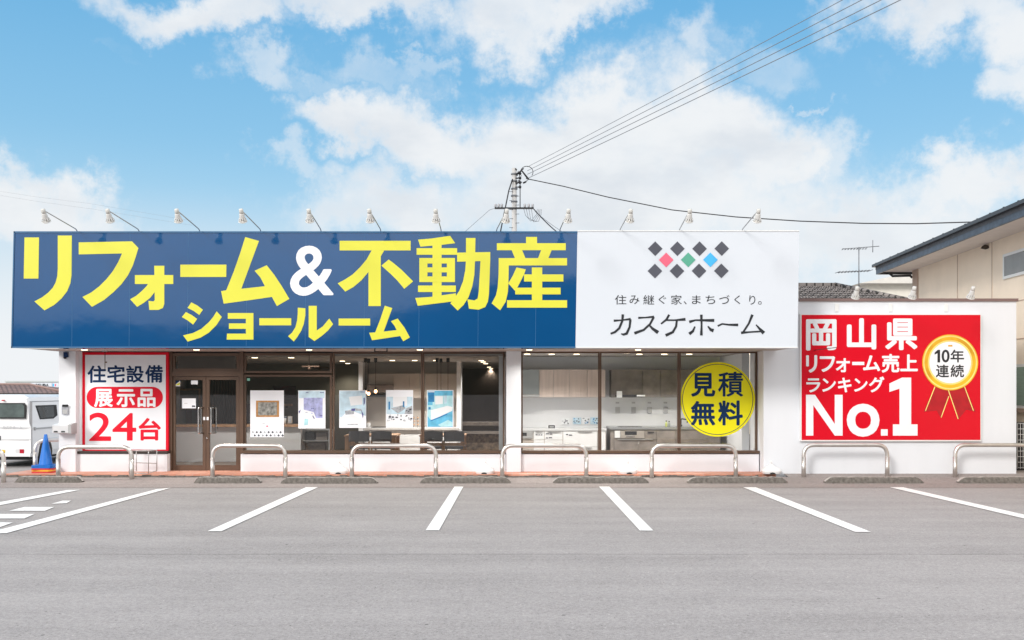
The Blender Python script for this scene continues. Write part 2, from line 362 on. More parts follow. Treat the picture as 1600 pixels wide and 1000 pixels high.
def tag(o, label=None, cat=None, group=None, kind=None):
    if label: o['label'] = label
    if cat: o['category'] = cat
    if group: o['group'] = group
    if kind: o['kind'] = kind
    return o
def thing(name, loc, label, cat, group=None):
    o = bpy.data.objects.new(name, None); C.objects.link(o); o.location = loc; o.empty_display_size = .2
    return tag(o, label, cat, group)
def copy_tree(o, parent=None):
    c = o.copy(); C.objects.link(c)
    if parent is not None: c.parent = parent
    for ch in list(o.children): copy_tree(ch, c)
    return c
def struct(o): o['kind'] = 'structure'; return o
def rectpts(px0, py0, px1, py1): return [(px0,py0),(px1,py0),(px1,py1),(px0,py1)]
class Flat:      # flat lettering cut from sheet, laid on the face of a board at depth Y
    def __init__(s, Y, ox=0, oy=0, sc=1): s.g = G(); s.done = []; s.Y = Y; s.k = 0; s.ox = ox; s.oy = oy; s.sc = sc
    def crop(s, ox, oy, sc): s.ox = ox; s.oy = oy; s.sc = sc; return s
    def w(s, x, y, dy): Y = s.Y-dy; return (X(s.ox+x/s.sc, s.Y), Y, Z(s.oy+y/s.sc, s.Y))
    def poly(s, pts, m=0):
        s.k += 1; a = sum(p[0]*q[1]-q[0]*p[1] for p, q in zip(pts, pts[1:]+pts[:1]))
        if a > 0: pts = pts[::-1]
        s.g.face([s.w(x, y, .0003*s.k) for x, y in pts], m); return s
    def rect(s, a, b, c, d, m=0): return s.poly([(a,b),(c,b),(c,d),(a,d)], m)
    def rib(s, path, wd, m=0):
        P = [Vector((x, y)) for x, y in path]; n = len(P); l = []; r = []
        ws = wd if isinstance(wd, (list, tuple)) else [wd]*n
        for i in range(n):
            t = (P[min(i+1, n-1)]-P[i]).normalized() if i < n-1 else Vector((0, 0))
            u = (P[i]-P[i-1]).normalized() if i > 0 else Vector((0, 0))
            q = (t+u).normalized(); nn = Vector((-q.y, q.x)); k = 1.0
            if 0 < i < n-1: k = min(1.6, 1/max(.5, q.dot(t)))
            l.append(P[i]+nn*ws[i]*.5*k); r.append(P[i]-nn*ws[i]*.5*k)
        for i in range(n-1):
            s.k += 1
            s.g.face([s.w(p.x, p.y, .0003*(s.k+1)) for p in (l[i], l[i+1], r[i+1], r[i])], m)
        s.k += 1; return s
    def disc(s, cx, cy, r, m=0, n=64, a0=0, a1=360):
        return s.poly([(cx+r*math.cos(R(a0+(a1-a0)*i/n)), cy+r*math.sin(R(a0+(a1-a0)*i/n))) for i in range(n)], m)
    def ring(s, cx, cy, r0, r1, m=0, n=64):
        s.k += 1
        for i in range(n):
            a, b = 2*math.pi*i/n, 2*math.pi*(i+1)/n
            q = [(cx+r*math.cos(t), cy+r*math.sin(t)) for r, t in ((r0,a),(r1,a),(r1,b),(r0,b))]
            s.g.face([s.w(x, y, .0003*s.k) for x, y in q], m)
        return s
    def glyph(s, ch, x0, y0, x1, y1, bold=.02, m=0):
        cu = bpy.data.curves.new('t', 'FONT'); cu.body = ch; cu.size = 1; cu.offset = 0; cu.resolution_u = 5
        ob = bpy.data.objects.new('t', cu); C.objects.link(ob)
        dg = bpy.context.evaluated_depsgraph_get(); me = bpy.data.meshes.new_from_object(ob.evaluated_get(dg))
        vs = [v.co.copy() for v in me.vertices]; fs = [tuple(p.vertices) for p in me.polygons]
        bpy.data.objects.remove(ob); bpy.data.curves.remove(cu); bpy.data.meshes.remove(me)
        if not vs: return s
        ax, bx = min(v.x for v in vs), max(v.x for v in vs); ay, by = min(v.y for v in vs), max(v.y for v in vs)
        s.next()
        wx_ = x1-x0; wy_ = y1-y0; q = min(bold*.95*max(wx_, wy_), .17*min(wx_, wy_))
        if bold < .008: offs = [(0, 0)]; q = 0
        else: offs = [(0, 0)]+[(q*math.cos(2*math.pi*j/8), q*math.sin(2*math.pi*j/8)) for j in range(8)]
        for ox_, oy_ in offs:
            s.k += 1; i = len(s.g.v)
            for v in vs:
                fx = (v.x-ax)/max(1e-6, bx-ax); fy = (v.y-ay)/max(1e-6, by-ay)
                s.g.v.append(s.w(x0+q+fx*(wx_-2*q)+ox_, y1-q-fy*(wy_-2*q)+oy_, .00012*s.k))
            for f in fs: s.g.f.append(tuple(i+k for k in f)); s.g.m.append(m); s.g.s.append(False)
        return s
    def next(s):
        if s.g.f: s.done.append(s.g)
        s.g = G(); s.k = 0; return s
    def build(s, name, mats, parent):
        s.next(); o = None
        for g_ in s.done: o = g_.build(name if len(s.done) == 1 else 'character', mats, parent)
        return o
def arc_path(pts, r, n=6):       # polyline with its corners rounded
    P = [Vector(p) for p in pts]; out = [P[0]]
    for i in range(1, len(P)-1):
        a = (P[i-1]-P[i]).normalized(); b = (P[i+1]-P[i]).normalized(); p0 = P[i]+a*r; p1 = P[i]+b*r
        for k in range(n+1):
            t = k/n; out.append(p0*(1-t)**2+P[i]*2*t*(1-t)+p1*t*t)
    out.append(P[-1]); return out

# ------------------------------------------------------------------ ground
def grid_ground(name, xs, ys, zf, m):
    g = G(); i = 0
    g.v = [(x, y, zf(x, y)) for y in ys for x in xs]; nx = len(xs)
    for a in range(len(ys)-1):
        for b in range(nx-1):
            k = a*nx+b; g.f.append((k, k+1, k+1+nx, k+nx)); g.m.append(0); g.s.append(False)
    return struct(g.build(name, m, None, (0, 0, 0)))
def gz(x, y):
    if y < 40: return 0
    return -3.5*min(1, (y-40)/14)
grid_ground('parking_lot', [-900,-200,-60,-20,0,20,60,200,900], [-700,-200,-60,0,10,20,40,47,54,80,200,1500], gz, asph)
# older strip of asphalt that ramps up to the building
g = G()
xs = [-16, -9.3, 5.2, 14]
for a, b in zip(xs[:-1], xs[1:]):
    g.face([(a,16.12,.004),(b,16.12,.004),(b,16.9,.010),(a,16.9,.010)]); g.face([(a,16.9,.010),(b,16.9,.010),(b,17.62,.05),(a,17.62,.05)])
    if a != -9.3: g.face([(a,17.62,.05),(b,17.62,.05),(b,17.95,.085 if a > 0 else .02),(a,17.95,.085 if a > 0 else .02)])
g.face([(5.2,17.95,.085),(14,17.95,.085),(14,30,.09),(5.2,30,.09)])
struct(g.build('asphalt_strip', asph2, None, (0,0,0)))
# terracotta terrace with a rough concrete edge
g = G()
TE = [(-9.60,17.60),(4.60,17.60),(5.05,17.93),(5.05,18.60),(-8.55,18.60),(-9.0,19.4),(-9.5,19.4)]
g.v = [(x,y,.10) for x,y in TE]+[(x,y,-.02) for x,y in TE]; n = len(TE); g.f.append(tuple(range(n))); g.m.append(0); g.s.append(False)
for k in range(n): g.f.append((k+n, (k+1)%n+n, (k+1)%n, k)); g.m.append(0); g.s.append(False)
struct(g.build('tiled_terrace', tile, None, (0,0,0)))
g = G(); rr = random.Random(3)
x = -9.64
while x < 4.6:
    L_ = .06+rr.random()*.12; h = .066+rr.random()*.024
    g.box(x, 17.575-rr.random()*.03, .0, min(x+L_, 4.62), 17.599, h); x += L_
struct(g.build('kerb', concrete, None, (0,0,0)))
# painted bay lines
def quad_line(name, pts):
    g = G(); g.face([( (px-800)*(Y:=H*F/(py-HY))/F, Y, .008) for px, py in pts]); return struct(g.build(name, paint, None, (0,0,0)))
for pts in ([(245,765),(267,763),(10,834),(-25,835)], [(478,762),(497,762),(346,831),(324,831)], [(710,761),(724,761),(686,829.5),(665,829.5)],
            [(936,761),(952,761),(1021,830),(1000,830)], [(1161,762),(1181,762),(1361,832),(1336,832)], [(1390,762),(1411,762),(1720,832),(1690,832)]):
    quad_line('bay_line', pts)
quad_line('bay_line', [(105,766.5),(126,766),(-10,792),(-10,787)])
for pts in ([(14,799),(38,793),(85,793),(70,799)], [(-30,809),(-8,804),(54,804),(38,811),(-30,811)], [(80,788),(98,783),(111,783),(104,787)], [(-20,822),(2,817),(20,817.5),(-4,826),(-30,828)]):
    quad_line('hatch_marking', pts)

# hills and houses behind the camera, seen only as reflections in the glass and the glossy sign
g = G(); rr = random.Random(5); pr = []; nseg = 120
for k in range(nseg+1):
    x = -500+1000*k/nseg; az = math.atan2(x, 320)
    el = 4.7+3.7/(1+math.exp(-(x+45)/12))+.5*math.sin(x*.03)+.25*math.sin(x*.11+1)+rr.random()*.18
    pr.append((x, -300-40*math.cos(x*.004), 300*math.tan(R(el))))
hillm = mat('wooded hill', (.035,.045,.030), .95, var=.5, scale=.08, bump=.4, bscale=.5)
for a, b in zip(pr[:-1], pr[1:]):
    g.face([(b[0],-240,-.5),(a[0],-240,-.5),(a[0],a[1]+25,a[2]*.7),(b[0],b[1]+25,b[2]*.7)]); g.face([(b[0],b[1]+25,b[2]*.7),(a[0],a[1]+25,a[2]*.7),a,b]); g.face([b,a,(a[0],-700,0),(b[0],-700,0)])
struct(g.build('hills', hillm, None, (0,0,0)))

# ------------------------------------------------------------------ showroom building
YW = 18.40; YP = 18.12; YS = 16.60; YR = 17.93; ZS = 2.437
XL, XR = X(92, YP), X(1193, YR)
bld = thing('showroom_building', (-2, 18.4, 0), 'long low white showroom with bronze framed shop windows under a deep fascia', 'building')
def B(name, g, m, parent=None): return g.build(name, m, parent or bld)
wl = G(); wl.box(XL, YP+.30, 0, XL+.15, 31, 4.3)                       # left side wall
B('side_wall', wl, white)
p = G(); p.box(XL, YP, .1, X(118, YP), YP+.30, ZS-.002); B('pillar', p, white)
p = G(); p.box(X(118,YP), YW-.1, .1, X(128,YW-.1), YW+.2, ZS-.002); B('pillar', p, white)
p = G(); p.box(X(791, YP), YP, .1, X(814, YP), YW+.25, ZS-.002); B('pillar', p, white)
# low walls under the windows
for a, b in ((119,261),(376,790),(814.5,1186)):
    p = G(); ya = 18.2; p.box(X(a, ya), ya, .1, X(b, ya), YW+.15, Z(709.5, ya)); B('plinth_wall', p, white)
# front wall of the side wing, with the reveal
rw = G(); rw.box(XR, YR, 0, X(1588, YR), YR+.25, Z(471, YR)); rw.box(X(1184, YW), YR+.25, 0, XR+.5, YW+.6, ZS+1.6)
rw.face([(X(1184,YW), YR+.25, 0),(XR,YR,0),(XR,YR,ZS),(X(1184,YW),YR+.25,ZS)])
B('wing_wall', rw, white)
p = G(); p.box(X(1588,YR)-.25, YR+.25, 0, X(1588,YR), 27, Z(471, YR)); B('side_wall', p, white)
p = G(); p.box(X(1249, YR), YR-.03, Z(471, YR), X(1590, YR), YR+.32, Z(466.5, YR)); B('coping', p, mat('brown coping', (.20,.13,.12), .5))
p = G(); p.box(X(1250,YR), YR+.32, 2.9, X(1588,YR)-.26, 27, 3.1); B('roof', p, mat('flat roof sheet', (.3,.3,.3), .6))
p = G(); p.box(XL, YS+.5, ZS+.25, XR, YW+.3, 4.32); p.box(XL, YW+.3, 4.1, XR, 31, 4.3); B('roof', p, mat('flat roof sheet', (.3,.3,.3), .6))
p = G(); p.box(XL+.15, 30.8, 0, XR, 31, 4.1); B('rear_wall', p, white)
p = G(); p.box(XR-.15, YW+.6, 0, XR, 30.8, 4.1); B('side_wall', p, white)
# soffit with recessed lights
sf = G(); sf.box(X(19, YS), YS+.035, ZS, X(1246, YS), YW+.25, ZS+.24)
soff = B('soffit', sf, soffitm)
for k in range(-5, 4): j = G(); j.box(k*1.82+.3, YS+.04, ZS-.002, k*1.82+.306, YW, ZS+.01); B('board_joint', j, darkmetal, soff)
for px in (132, 307, 483, 656, 827, 997):
    for (yy, rad) in ((17.55, .055),):
        cx = X(px, yy); q = G(); q.lathe([(0,rad),(-.006,rad),(-.006,rad-.012)], (cx, yy, ZS), seg=20); rg = B('soffit_light', q, lampm, soff)
        li = bpy.data.lights.new('soffit_lamp', 'SPOT'); li.energy = 38; li.spot_size = R(150); li.spot_blend = .9; li.color = (1,.95,.88); li.shadow_soft_size = .06
        lo = bpy.data.objects.new('soffit_beam', li); C.objects.link(lo); lo.location = (cx, yy, ZS-.03)
# brown head member over all windows
# --- window builder
def wframe(name, px0, py0, px1, py1, parent, wd=3.0, Y=YW, m=None, dep=.07, label=None):
    a, b, c, d = X(px0,Y), X(px1,Y), Z(py1,Y), Z(py0,Y); t = wd*Y/F; q = G()
    q.box(a, Y, c, a+t, Y+dep, d); q.box(b-t, Y, c, b, Y+dep, d); q.box(a+t, Y, d-t, b-t, Y+dep, d); q.box(a+t, Y, c, b-t, Y+dep, c+t)
    return q.build(name, m or brownmetal, parent), (a+t, c+t, b-t, d-t)
def window(px0, py0, px1, py1, wd=3.0, dep=.07):
    Y = YW; e_ = thing('window', (0,0,0), None, None); e_.parent = bld; e_.location = (0,0,0)
    fr, (a, c, b, d) = wframe('frame', px0, py0, px1, py1, e_, wd, dep=dep)
    q = G(); q.face([(a, Y+.035, c), (b, Y+.035, c), (b, Y+.035, d), (a, Y+.035, d)]); q.build('pane', glass, e_); return e_
window(380.5, 552, 518.5, 583, 3.4); window(380.5, 585.5, 518.5, 707, 3.2)
window(520, 550.5, 660, 707, 2.3); window(660.5, 550.5, 788, 707, 2.3)
window(814.5, 549.5, 937, 707, 2.3); window(937.5, 549.5, 1061, 707, 2.3); window(1061.5, 549.5, 1183, 707, 2.3)
q = G(); q.pbox(376, 704.5, 789, 708.5, 18.17, YW); B('sill', q, brownmetal)
q = G(); q.pbox(814.8, 704.5, 1187, 708.5, 18.17, YW); B('sill', q, brownmetal)
q = G(); q.pbox(120, 705, 261, 709, 18.19, YW); B('sill', q, darkmetal)
# jambs around door
q = G(); q.pbox(262, 550, 268.5, 735, YW-.03, YW+.1); q.pbox(374, 550, 380.2, 735, YW-.03, YW+.1); q.pbox(268.5, 580, 374, 588, YW-.02, YW+.08); B('door_frame', q, brownmetal)
window(269, 552, 373.8, 580, 4.2)
q = G(); q.pbox(278, 556, 368, 576, YW+.05, YW+.07); B('transom_blind', q, mat('brown transom film', (.13,.095,.08), .5))
for k, (a, b) in enumerate(((269,321.6),(322.2,373.8))):
    dr, (x0, z0, x1, z1) = wframe('door', a, 588.5, b, 735, bld, 5.0 if k == 0 else 5.0, Y=YW+.01, dep=.05)
    q = G(); q.box(x0, YW+.015, z0, x1, YW+.055, z0+.04); q.build('bottom_rail', brownmetal, dr)
    q = G(); q.face([(x0,YW+.035,z0),(x1,YW+.035,z0),(x1,YW+.035,z1),(x0,YW+.035,z1)]); q.build('pane', glass, dr)
    hx = X(318.3 if k == 0 else 326, YW); sgn = -1 if k == 0 else 1; z0, z1 = Z(677, YW), Z(637, YW)
    q = G(); q.tube(arc_path([(hx, YW, z0),(hx+sgn*.075, YW-.09, z0),(hx+sgn*.075, YW-.09, z1),(hx, YW, z1)], .03), .014, 10); q.build('handle', chrome, dr)
    q = G(); q.tube(arc_path([(hx, YW+.07, z0),(hx+sgn*.10, YW+.15, z0),(hx+sgn*.10, YW+.15, z1),(hx, YW+.07, z1)], .03), .014, 10); q.build('handle', chrome, dr)
    q = G(); a0 = 317.3 if k == 0 else 322.8; q.pbox(a0, 651.5, a0+3.2, 656.5, YW+.005, YW+.01); q.build('lock_sticker', whitevinyl, dr)
q = G(); q.lathe([(0,.018),(.012,.018),(.016,.008)], (X(323.5,YW), YW+.01, Z(685,YW)), (0,-1,0), 14); q.build('lock', chrome, dr)
# stickers on the door glass and the notice
def sticker(name, polys, mats, label, cat, Y=YW+.028):
    r_ = thing(name, (X(polys[0][1][0][0],Y), Y, Z(polys[0][1][2][1],Y)), label, cat); f = Flat(Y)
    for m_, pts in polys: f.poly(pts, m_)
    f.build('sheet', mats, r_); return r_
sticker('security_sticker', [(0, rectpts(273,595,281.5,603.5)), (1, [(273,595),(281.5,595),(273,601.5)]), (2, [(273.5,602),(281,597),(281,602)])], [whitevinyl, navy, yellow], 'small blue and yellow security sticker in top corner of the left door', 'sticker')
sticker('paper_strip', [(0, rectpts(298.5,594.5,309,600.5))], [papaw], 'small white paper strip at the top of the left door glass', 'notice')
sticker('paper_notice', [(0, rectpts(284.5,622.5,306,638)), (1, rectpts(300,633.5,305,636)), (2, rectpts(288,629.8,293,630.4))], [papaw, MATS['dark grey print'], kgrey], 'blank-looking white paper notice taped mid height on left door glass', 'notice')
sticker('green_sticker', [(0, rectpts(386,591,390.5,595))], [mat('mint green vinyl', (.25,.62,.48), .5)], 'tiny mint green sticker in upper corner of window beside door', 'sticker')

# --- interior shell
it = G(); it.box(XL+.15, YW+.15, .05, XR-.15, 30.8, .11); B('floor', it, floorm)
XM = X(787, 18.6)
cl = G(); cl.box(XL+.15, YW+.1, 2.36, XM, 30.8, 2.42); ceil1 = B('ceiling', cl, ceilm)
cl = G(); cl.box(XM, YW+.1, 2.425, XR-.15, 30.8, 2.48); ceil2 = B('ceiling', cl, ceilm)
def downlight(px, Y, z, parent, e_=9):
    q = G(); q.lathe([(0,.06),(-.008,.06),(-.008,.045)], (X(px,Y), Y, z), seg=16); q.build('ceiling_light', lampm, parent)
    li = bpy.data.lights.new('downlight', 'SPOT'); li.energy = e_*3.2; li.spot_size = R(130); li.spot_blend = .8; li.color = (1,.95,.89); li.shadow_soft_size = .05
    lo = bpy.data.objects.new('downlight_beam', li); C.objects.link(lo); lo.location = (X(px,Y), Y, z-.03)
for px, Y in ((535,22.0),(543.5,24.0),(553,26.2),(613,21.5),(648,21.5),(681,21.5),(752,21.6),(755,22.7),(759,24.2),(764,28.0),(767,30)): downlight(px, Y, 2.36, ceil1, 27 if Y<22 else 11)
for px, Y in ((824,19.4),(862,19.4),(901,19.4),(999,19.4),(1038,19.4),(1077,19.4),(1175.5,19.2),(1143,21.3),(1178,21.3)): downlight(px, Y, 2.425, ceil2, 19 if px<1100 else 5)
for px, Y in ((398,19.6),(300,19.4),(455,19.6)): downlight(px, Y, 2.36, ceil1, 12)  # extra ceiling lights added over reception to brighten the counter front
w_ = G(); w_.box(X(815,18.6)-.32, 18.6, .11, X(815,18.6)-.2, 21, 2.425); B('partition', w_, intwall)
w_ = G(); w_.box(X(786,21), 21.0, .11, X(1129,21), 21.1, 2.425); B('interior_wall', w_, intwall)
w_ = G(); w_.box(X(563,23), 23.0, .11, X(722,23), 23.1, 2.36); B('interior_wall', w_, kgrey)
for px in (565.5, 717.5):
    w_ = G(); w_.box(X(px,22.6)-.05, 22.4, .11, X(px,22.6)+.05, 23.0, 2.36); B('interior_column', w_, intwall)
w_ = G(); w_.box(X(300,24.5), 24.5, .11, X(560,24.5), 24.6, 2.36); B('interior_wall', w_, olive)
w_ = G(); w_.box(XL+.15, 30, .11, XM, 30.1, 2.36); B('interior_wall', w_, brownwall)
w_ = G(); w_.box(X(1129,21)+.05, 24, .11, XR-.15, 24.1, 2.425); B('interior_wall', w_, brownwall)
# white reveal post beside the centre pillar, behind glass
w_ = G(); w_.box(X(779.5,18.55), 18.52, .11, X(786,18.55), 18.75, 2.36); B('interior_column', w_, intwall)
w_ = G(); w_.box(X(1181.5,18.6)-.03, 18.5, .11, X(1183,18.6), 18.7, 2.42); B('interior_column', w_, intwall)

# ------------------------------------------------------------------ fascia signs
def tilted(px, py, pb):  # keep the boards' slight lean
    return X(px+(pb-px)*(py-362)/181, YS)
s1_ = thing('fascia_sign', (X(460,YS), YS, ZS), 'long blue fascia sign with big yellow Japanese lettering for a renovation showroom', 'sign')
g = G(); zt, zb = Z(362, YS), Z(543.3, YS)
g.prism([(X(18,YS),zb),(X(899,YS),zb),(X(902,YS),zt),(X(22,YS),zt)], YS, YS+.5); board = g.build('board', bluesign, s1_)
for px in (113.5, 203, 294, 386, 478, 570, 655.5, 748, 838):
    xa = X(px, YS); xw = X(px-1.6, YS); g = G(); g.prism([(xw,zb+.03),(xw+.006,zb+.03),(xa+.006,zt-.02),(xa,zt-.02)], YS-.0015, YS+.001); g.build('panel_seam', blueseam, board)
g = G(); g.box(X(18,YS), YS-.012, zb-.006, X(899,YS), YS-.0005, zb+.022); g.box(X(22,YS), YS-.012, zt-.02, X(902,YS), YS-.0005, zt+.006)
g.prism([(X(18,YS)-.004,zb-.006),(X(18,YS)+.016,zb-.006),(X(22,YS)+.016,zt+.006),(X(22,YS)-.004,zt+.006)], YS-.012, YS-.0005)
g.build('edge_trim', mat('blue aluminium trim', (.03,.12,.25), .35), s1_)
f = Flat(YS-.003)
f.crop(0,300,4)
f.poly([(153,284),(244,284),(240,541),(148,541)])
f.poly([(449,272),(447,520),(440,570),(420,620),(385,665),(340,705),(278,740),(215,684),(265,657),(300,630),(330,598),(348,565),(358,525),(361,480),(361,272)])
f.next(); f.poly([(492,315),(825,308),(865,350),(850,400),(830,460),(800,520),(760,575),(710,625),(650,675),(575,718),(515,656),(570,628),(620,590),(665,545),(705,495),(735,445),(752,410),(762,384),(492,390)])
f.next(); f.rect(843,519,1083,575)
f.poly([(964,461),(1027,461),(1027,700),(1018,725),(990,737),(933,737),(928,680),(958,684),(967,676)])
f.poly([(925,575),(967,575),(967,625),(940,660),(900,692),(857,718),(813,670),(850,650),(885,620),(915,590)])
f.next(); f.poly([(1127,454),(1415,454),(1414,531),(1127,531)])
f.crop(20,350,3.478)
f.next(); f.poly([(1263,71),(1338,92),(1320,140),(1242,352),(1370,338),(1345,290),(1314,254),(1380,224),(1420,275),(1460,335),(1503,407),(1435,446),(1408,396),(1300,412),(1146,433),(1132,365),(1160,360),(1200,260),(1235,160)])
f.crop(440,355,5.129)
f.next(); f.rect(465,109,1034,186)
f.poly([(722,185),(822,187),(795,232),(795,632),(696,632),(696,358),(640,425),(575,480),(510,516),(450,450),(510,418),(570,378),(630,320),(680,260)])
f.poly([(858,259),(900,290),(960,340),(1054,434),(983,494),(930,430),(880,380),(800,308)])
f.crop(640,355,5.926)
f.next(); f.poly([(78,115),(200,105),(375,80),(422,148),(300,163),(100,180)])
f.rect(212,150,296,700); f.rect(65,194,440,255); f.rect(90,285,420,336); f.rect(90,336,165,508); f.rect(345,336,420,508); f.rect(165,372,345,418); f.rect(165,456,345,508)
f.rect(78,540,428,600); f.poly([(52,655),(200,645),(428,612),(432,680),(380,690),(75,728)])
f.poly([(522,100),(610,100),(606,300),(600,440),(580,550),(545,650),(500,720),(445,772),(378,705),(420,650),(460,590),(495,500),(515,400),(522,300)])
f.poly([(440,236),(747,230),(747,300),(735,620),(725,690),(700,740),(640,764),(550,755),(535,668),(600,678),(630,660),(640,600),(656,314),(440,320)])
f.next(); f.rect(1078,90,1180,150); f.rect(808,148,1446,213); f.poly([(945,213),(1042,213),(1072,286),(975,286)]); f.poly([(1218,213),(1315,213),(1285,286),(1190,286)])
f.rect(825,286,1458,354); f.poly([(825,354),(918,354),(915,520),(910,600),(890,690),(838,770),(760,705),(800,630),(815,560),(823,450)])
f.rect(1132,373,1228,680); f.rect(1060,437,1424,503); f.poly([(990,373),(1076,390),(1060,437),(1000,555),(975,588),(914,520),(955,450)])
f.rect(978,560,1398,622); f.rect(902,676,1458,745)
f.build('large_lettering', yellow, s1_)
f = Flat(YS-.003, 270, 460, 7.619)
f.poly([(220,95),(290,130),(358,182),(315,245),(250,198),(175,160)]); f.poly([(155,210),(225,245),(290,292),(242,360),(180,312),(108,270)])
f.poly([(522,202),(584,268),(520,365),(430,455),(330,515),(178,562),(122,488),(240,460),(340,410),(430,330),(480,270)])
f.next(); f.poly([(655,222),(960,222),(960,538),(642,538),(645,467),(870,467),(870,410),(668,410),(668,345),(870,345),(870,290),(655,290)])
f.next(); f.rect(1030,283,1410,368); f.next()
f.poly([(1488,158),(1578,165),(1578,250),(1560,350),(1530,430),(1480,510),(1440,560),(1372,498),(1420,455),(1460,390),(1480,310),(1487,230)])
f.crop(440,355,5.129)
f.poly([(217,630),(282,630),(282,828),(330,795),(382,732),(413,777),(370,830),(320,873),(263,912),(217,880)]); f.next(); f.rect(457,732,710,788); f.next()
f.poly([(827,629),(887,648),(818,836),(922,825),(905,790),(876,753),(930,732),(985,805),(1028,883),(975,914),(950,872),(725,906),(702,846),(750,843),(790,740)])
f.build('small_lettering', yellow, s1_)
f = Flat(YS-.003, 440, 355, 5.129); f.glyph('&', 68, 148, 418, 550, .020)
f.build('ampersand', whitevinyl, s1_)

s2_ = thing('logo_sign', (X(1073,YS), YS, ZS), 'pale grey-white fascia sign with diamond emblem and black Japanese company name', 'sign')
g = G(); g.prism([(X(899.2,YS),zb+.002),(X(1246,YS),zb+.002),(X(1249,YS),Z(360.5,YS)),(X(902.2,YS),Z(360.5,YS))], YS+.001, YS+.5); g.build('board', whitesign, s2_)
g = G(); g.box(X(900,YS), YS-.01, zb-.004, X(1247,YS), YS+.0005, zb+.012); g.box(X(902.5,YS), YS-.01, Z(361.5,YS), X(1249,YS), YS+.0005, Z(360,YS)); g.build('edge_trim', white_metal, s2_)
def dia(f, cx, cy, r, m=0): f.poly([(cx,cy-r),(cx+r,cy),(cx,cy+r),(cx-r,cy)], m)
f = Flat(YS-.003, 900, 340, 4.444)
for cx, cy in ((550,216),(704,216),(858,216),(1012,215),(548,371),(701,371),(854,370),(1009,370)): dia(f, cx, cy, 51, 0)
dia(f, 626, 294, 51, 1); dia(f, 779, 293, 51, 2); dia(f, 933, 293, 51, 3)
f.build('emblem', [ink, pinkv, greenv, cyanv], s2_)
f = Flat(YS-.003, 900, 340, 4.444)
for ch, a, b, c, d in (('住',270,537,350,603),('み',372,540,440,600),('継',467,537,543,603),('ぐ',574,540,626,600),('家',660,537,735,604),('、',748,580,768,603),('ま',805,540,866,600),('ち',900,540,966,600),('づ',994,538,1066,600),('く',1100,540,1140,600),('り',1203,540,1245,604),('。',1265,580,1289,604)):
    f.glyph(ch, a, b, c, d, .004)
f.build('tagline_lettering', black, s2_)
f = Flat(YS-.003, 900, 340, 4.444)
for path, ws in (
  ([(262,716),(320,712),(380,704)],[13,7,13]), ([(378,706),(372,760),(352,805),(328,812),(312,806)],[13,12,14,12,5]), ([(325,672),(322,715),(300,768),(270,795),(240,806)],[14,12,12,12,10]),
  ([(432,696),(480,694),(542,688)],[12,8,12]), ([(540,690),(515,738),(470,780),(405,803)],[13,11,12,16]), ([(505,742),(530,770),(570,798)],[8,14,20]),
  ([(647,674),(628,708),(590,738)],[12,12,9]), ([(630,712),(690,712),(760,706)],[9,9,16]), ([(700,712),(695,755),(672,795),(622,818)],[11,12,13,16]),
  ([(786,724),(830,712),(960,714)],[16,9,17]), ([(870,674),(872,745),(870,818)],[15,10,15]), ([(826,756),(812,788),(786,808)],[8,13,17]), ([(915,754),(935,778),(955,785)],[7,15,20]),
  ([(984,753),(1015,738),(1060,744),(1126,745)],[10,9,10,15]), ([(1225,674),(1200,735),(1158,800)],[15,11,11]), ([(1146,800),(1200,795),(1285,790)],[15,9,9]), ([(1250,744),(1275,772),(1304,802)],[7,13,21])):
    if path[0] in ((432,696),(647,674),(786,724),(984,753),(1225,674)): f.next()
    f.rib(path, [q_*1.25 for q_ in ws])
f.build('name_lettering', black, s2_)

# panel sign left of the door
s3_ = thing('shop_panel_sign', (X(195,18.3), 18.3, Z(708,18.3)), 'white panel sign with red border and navy and red Japanese writing left of the door', 'sign')
g = G(); g.pbox(126.5, 550.5, 263, 707.5, 18.32, 18.38); g.build('board', redp, s3_)
f = Flat(18.319, 110, 540, 5); f.rect(115,73,745,812); f.build('white_field', mat('white panel sheet', (.76,.78,.82), .3, var=.015), s3_)
f = Flat(18.317, 110, 540, 5)
for ch, a, b, c, d in (('住',133,155,280,292),('宅',287,152,425,290),('設',436,155,575,290),('備',584,152,722,290)): f.glyph(ch, a, b, c, d, .026)
f.build('navy_lettering', navy, s3_)
f = Flat(18.317, 110, 540, 5)
pill = [(210+83*math.cos(R(a))-0, 405+83*math.sin(R(a))) for a in range(90, 271, 10)]+[(640+83*math.cos(R(a)), 405+83*math.sin(R(a))) for a in range(-90, 91, 10)]
f.poly(pill); f.glyph('2',145,523,318,745,.018); f.glyph('4',328,527,515,742,.018); f.glyph('台',532,565,707,742,.03); f.build('red_lettering', redp, s3_)
f = Flat(18.3135, 110, 540, 5)
for ch, a, b, c, d in (('展',185,338,332,480),('示',360,340,505,480),('品',525,338,665,480)): f.glyph(ch, a, b, c, d, .03)
f.build('white_lettering', whitevinyl, s3_)

# round window sign
s4_ = thing('round_window_sign', (X(1121,YW), YW-.01, Z(681,YW)), 'round yellow window sign with four bold navy Japanese characters', 'sign')
f = Flat(YW+.030, 1000, 540, 4.1667); f.disc(506,350,243); f.build('disc', mat('bright yellow film', (.86,.80,.012), .5, var=.01, spec=.2), s4_)
f = Flat(YW+.028, 1000, 540, 4.1667); f.ring(506,350,227,231); 
for ch, a, b, c, d in (('見',332,178,490,333),('積',508,170,672,333),('無',330,360,490,520),('料',508,357,670,520)): f.glyph(ch, a, b, c, d, .030 if ch != '積' else .020)
f.build('navy_lettering', navy, s4_)

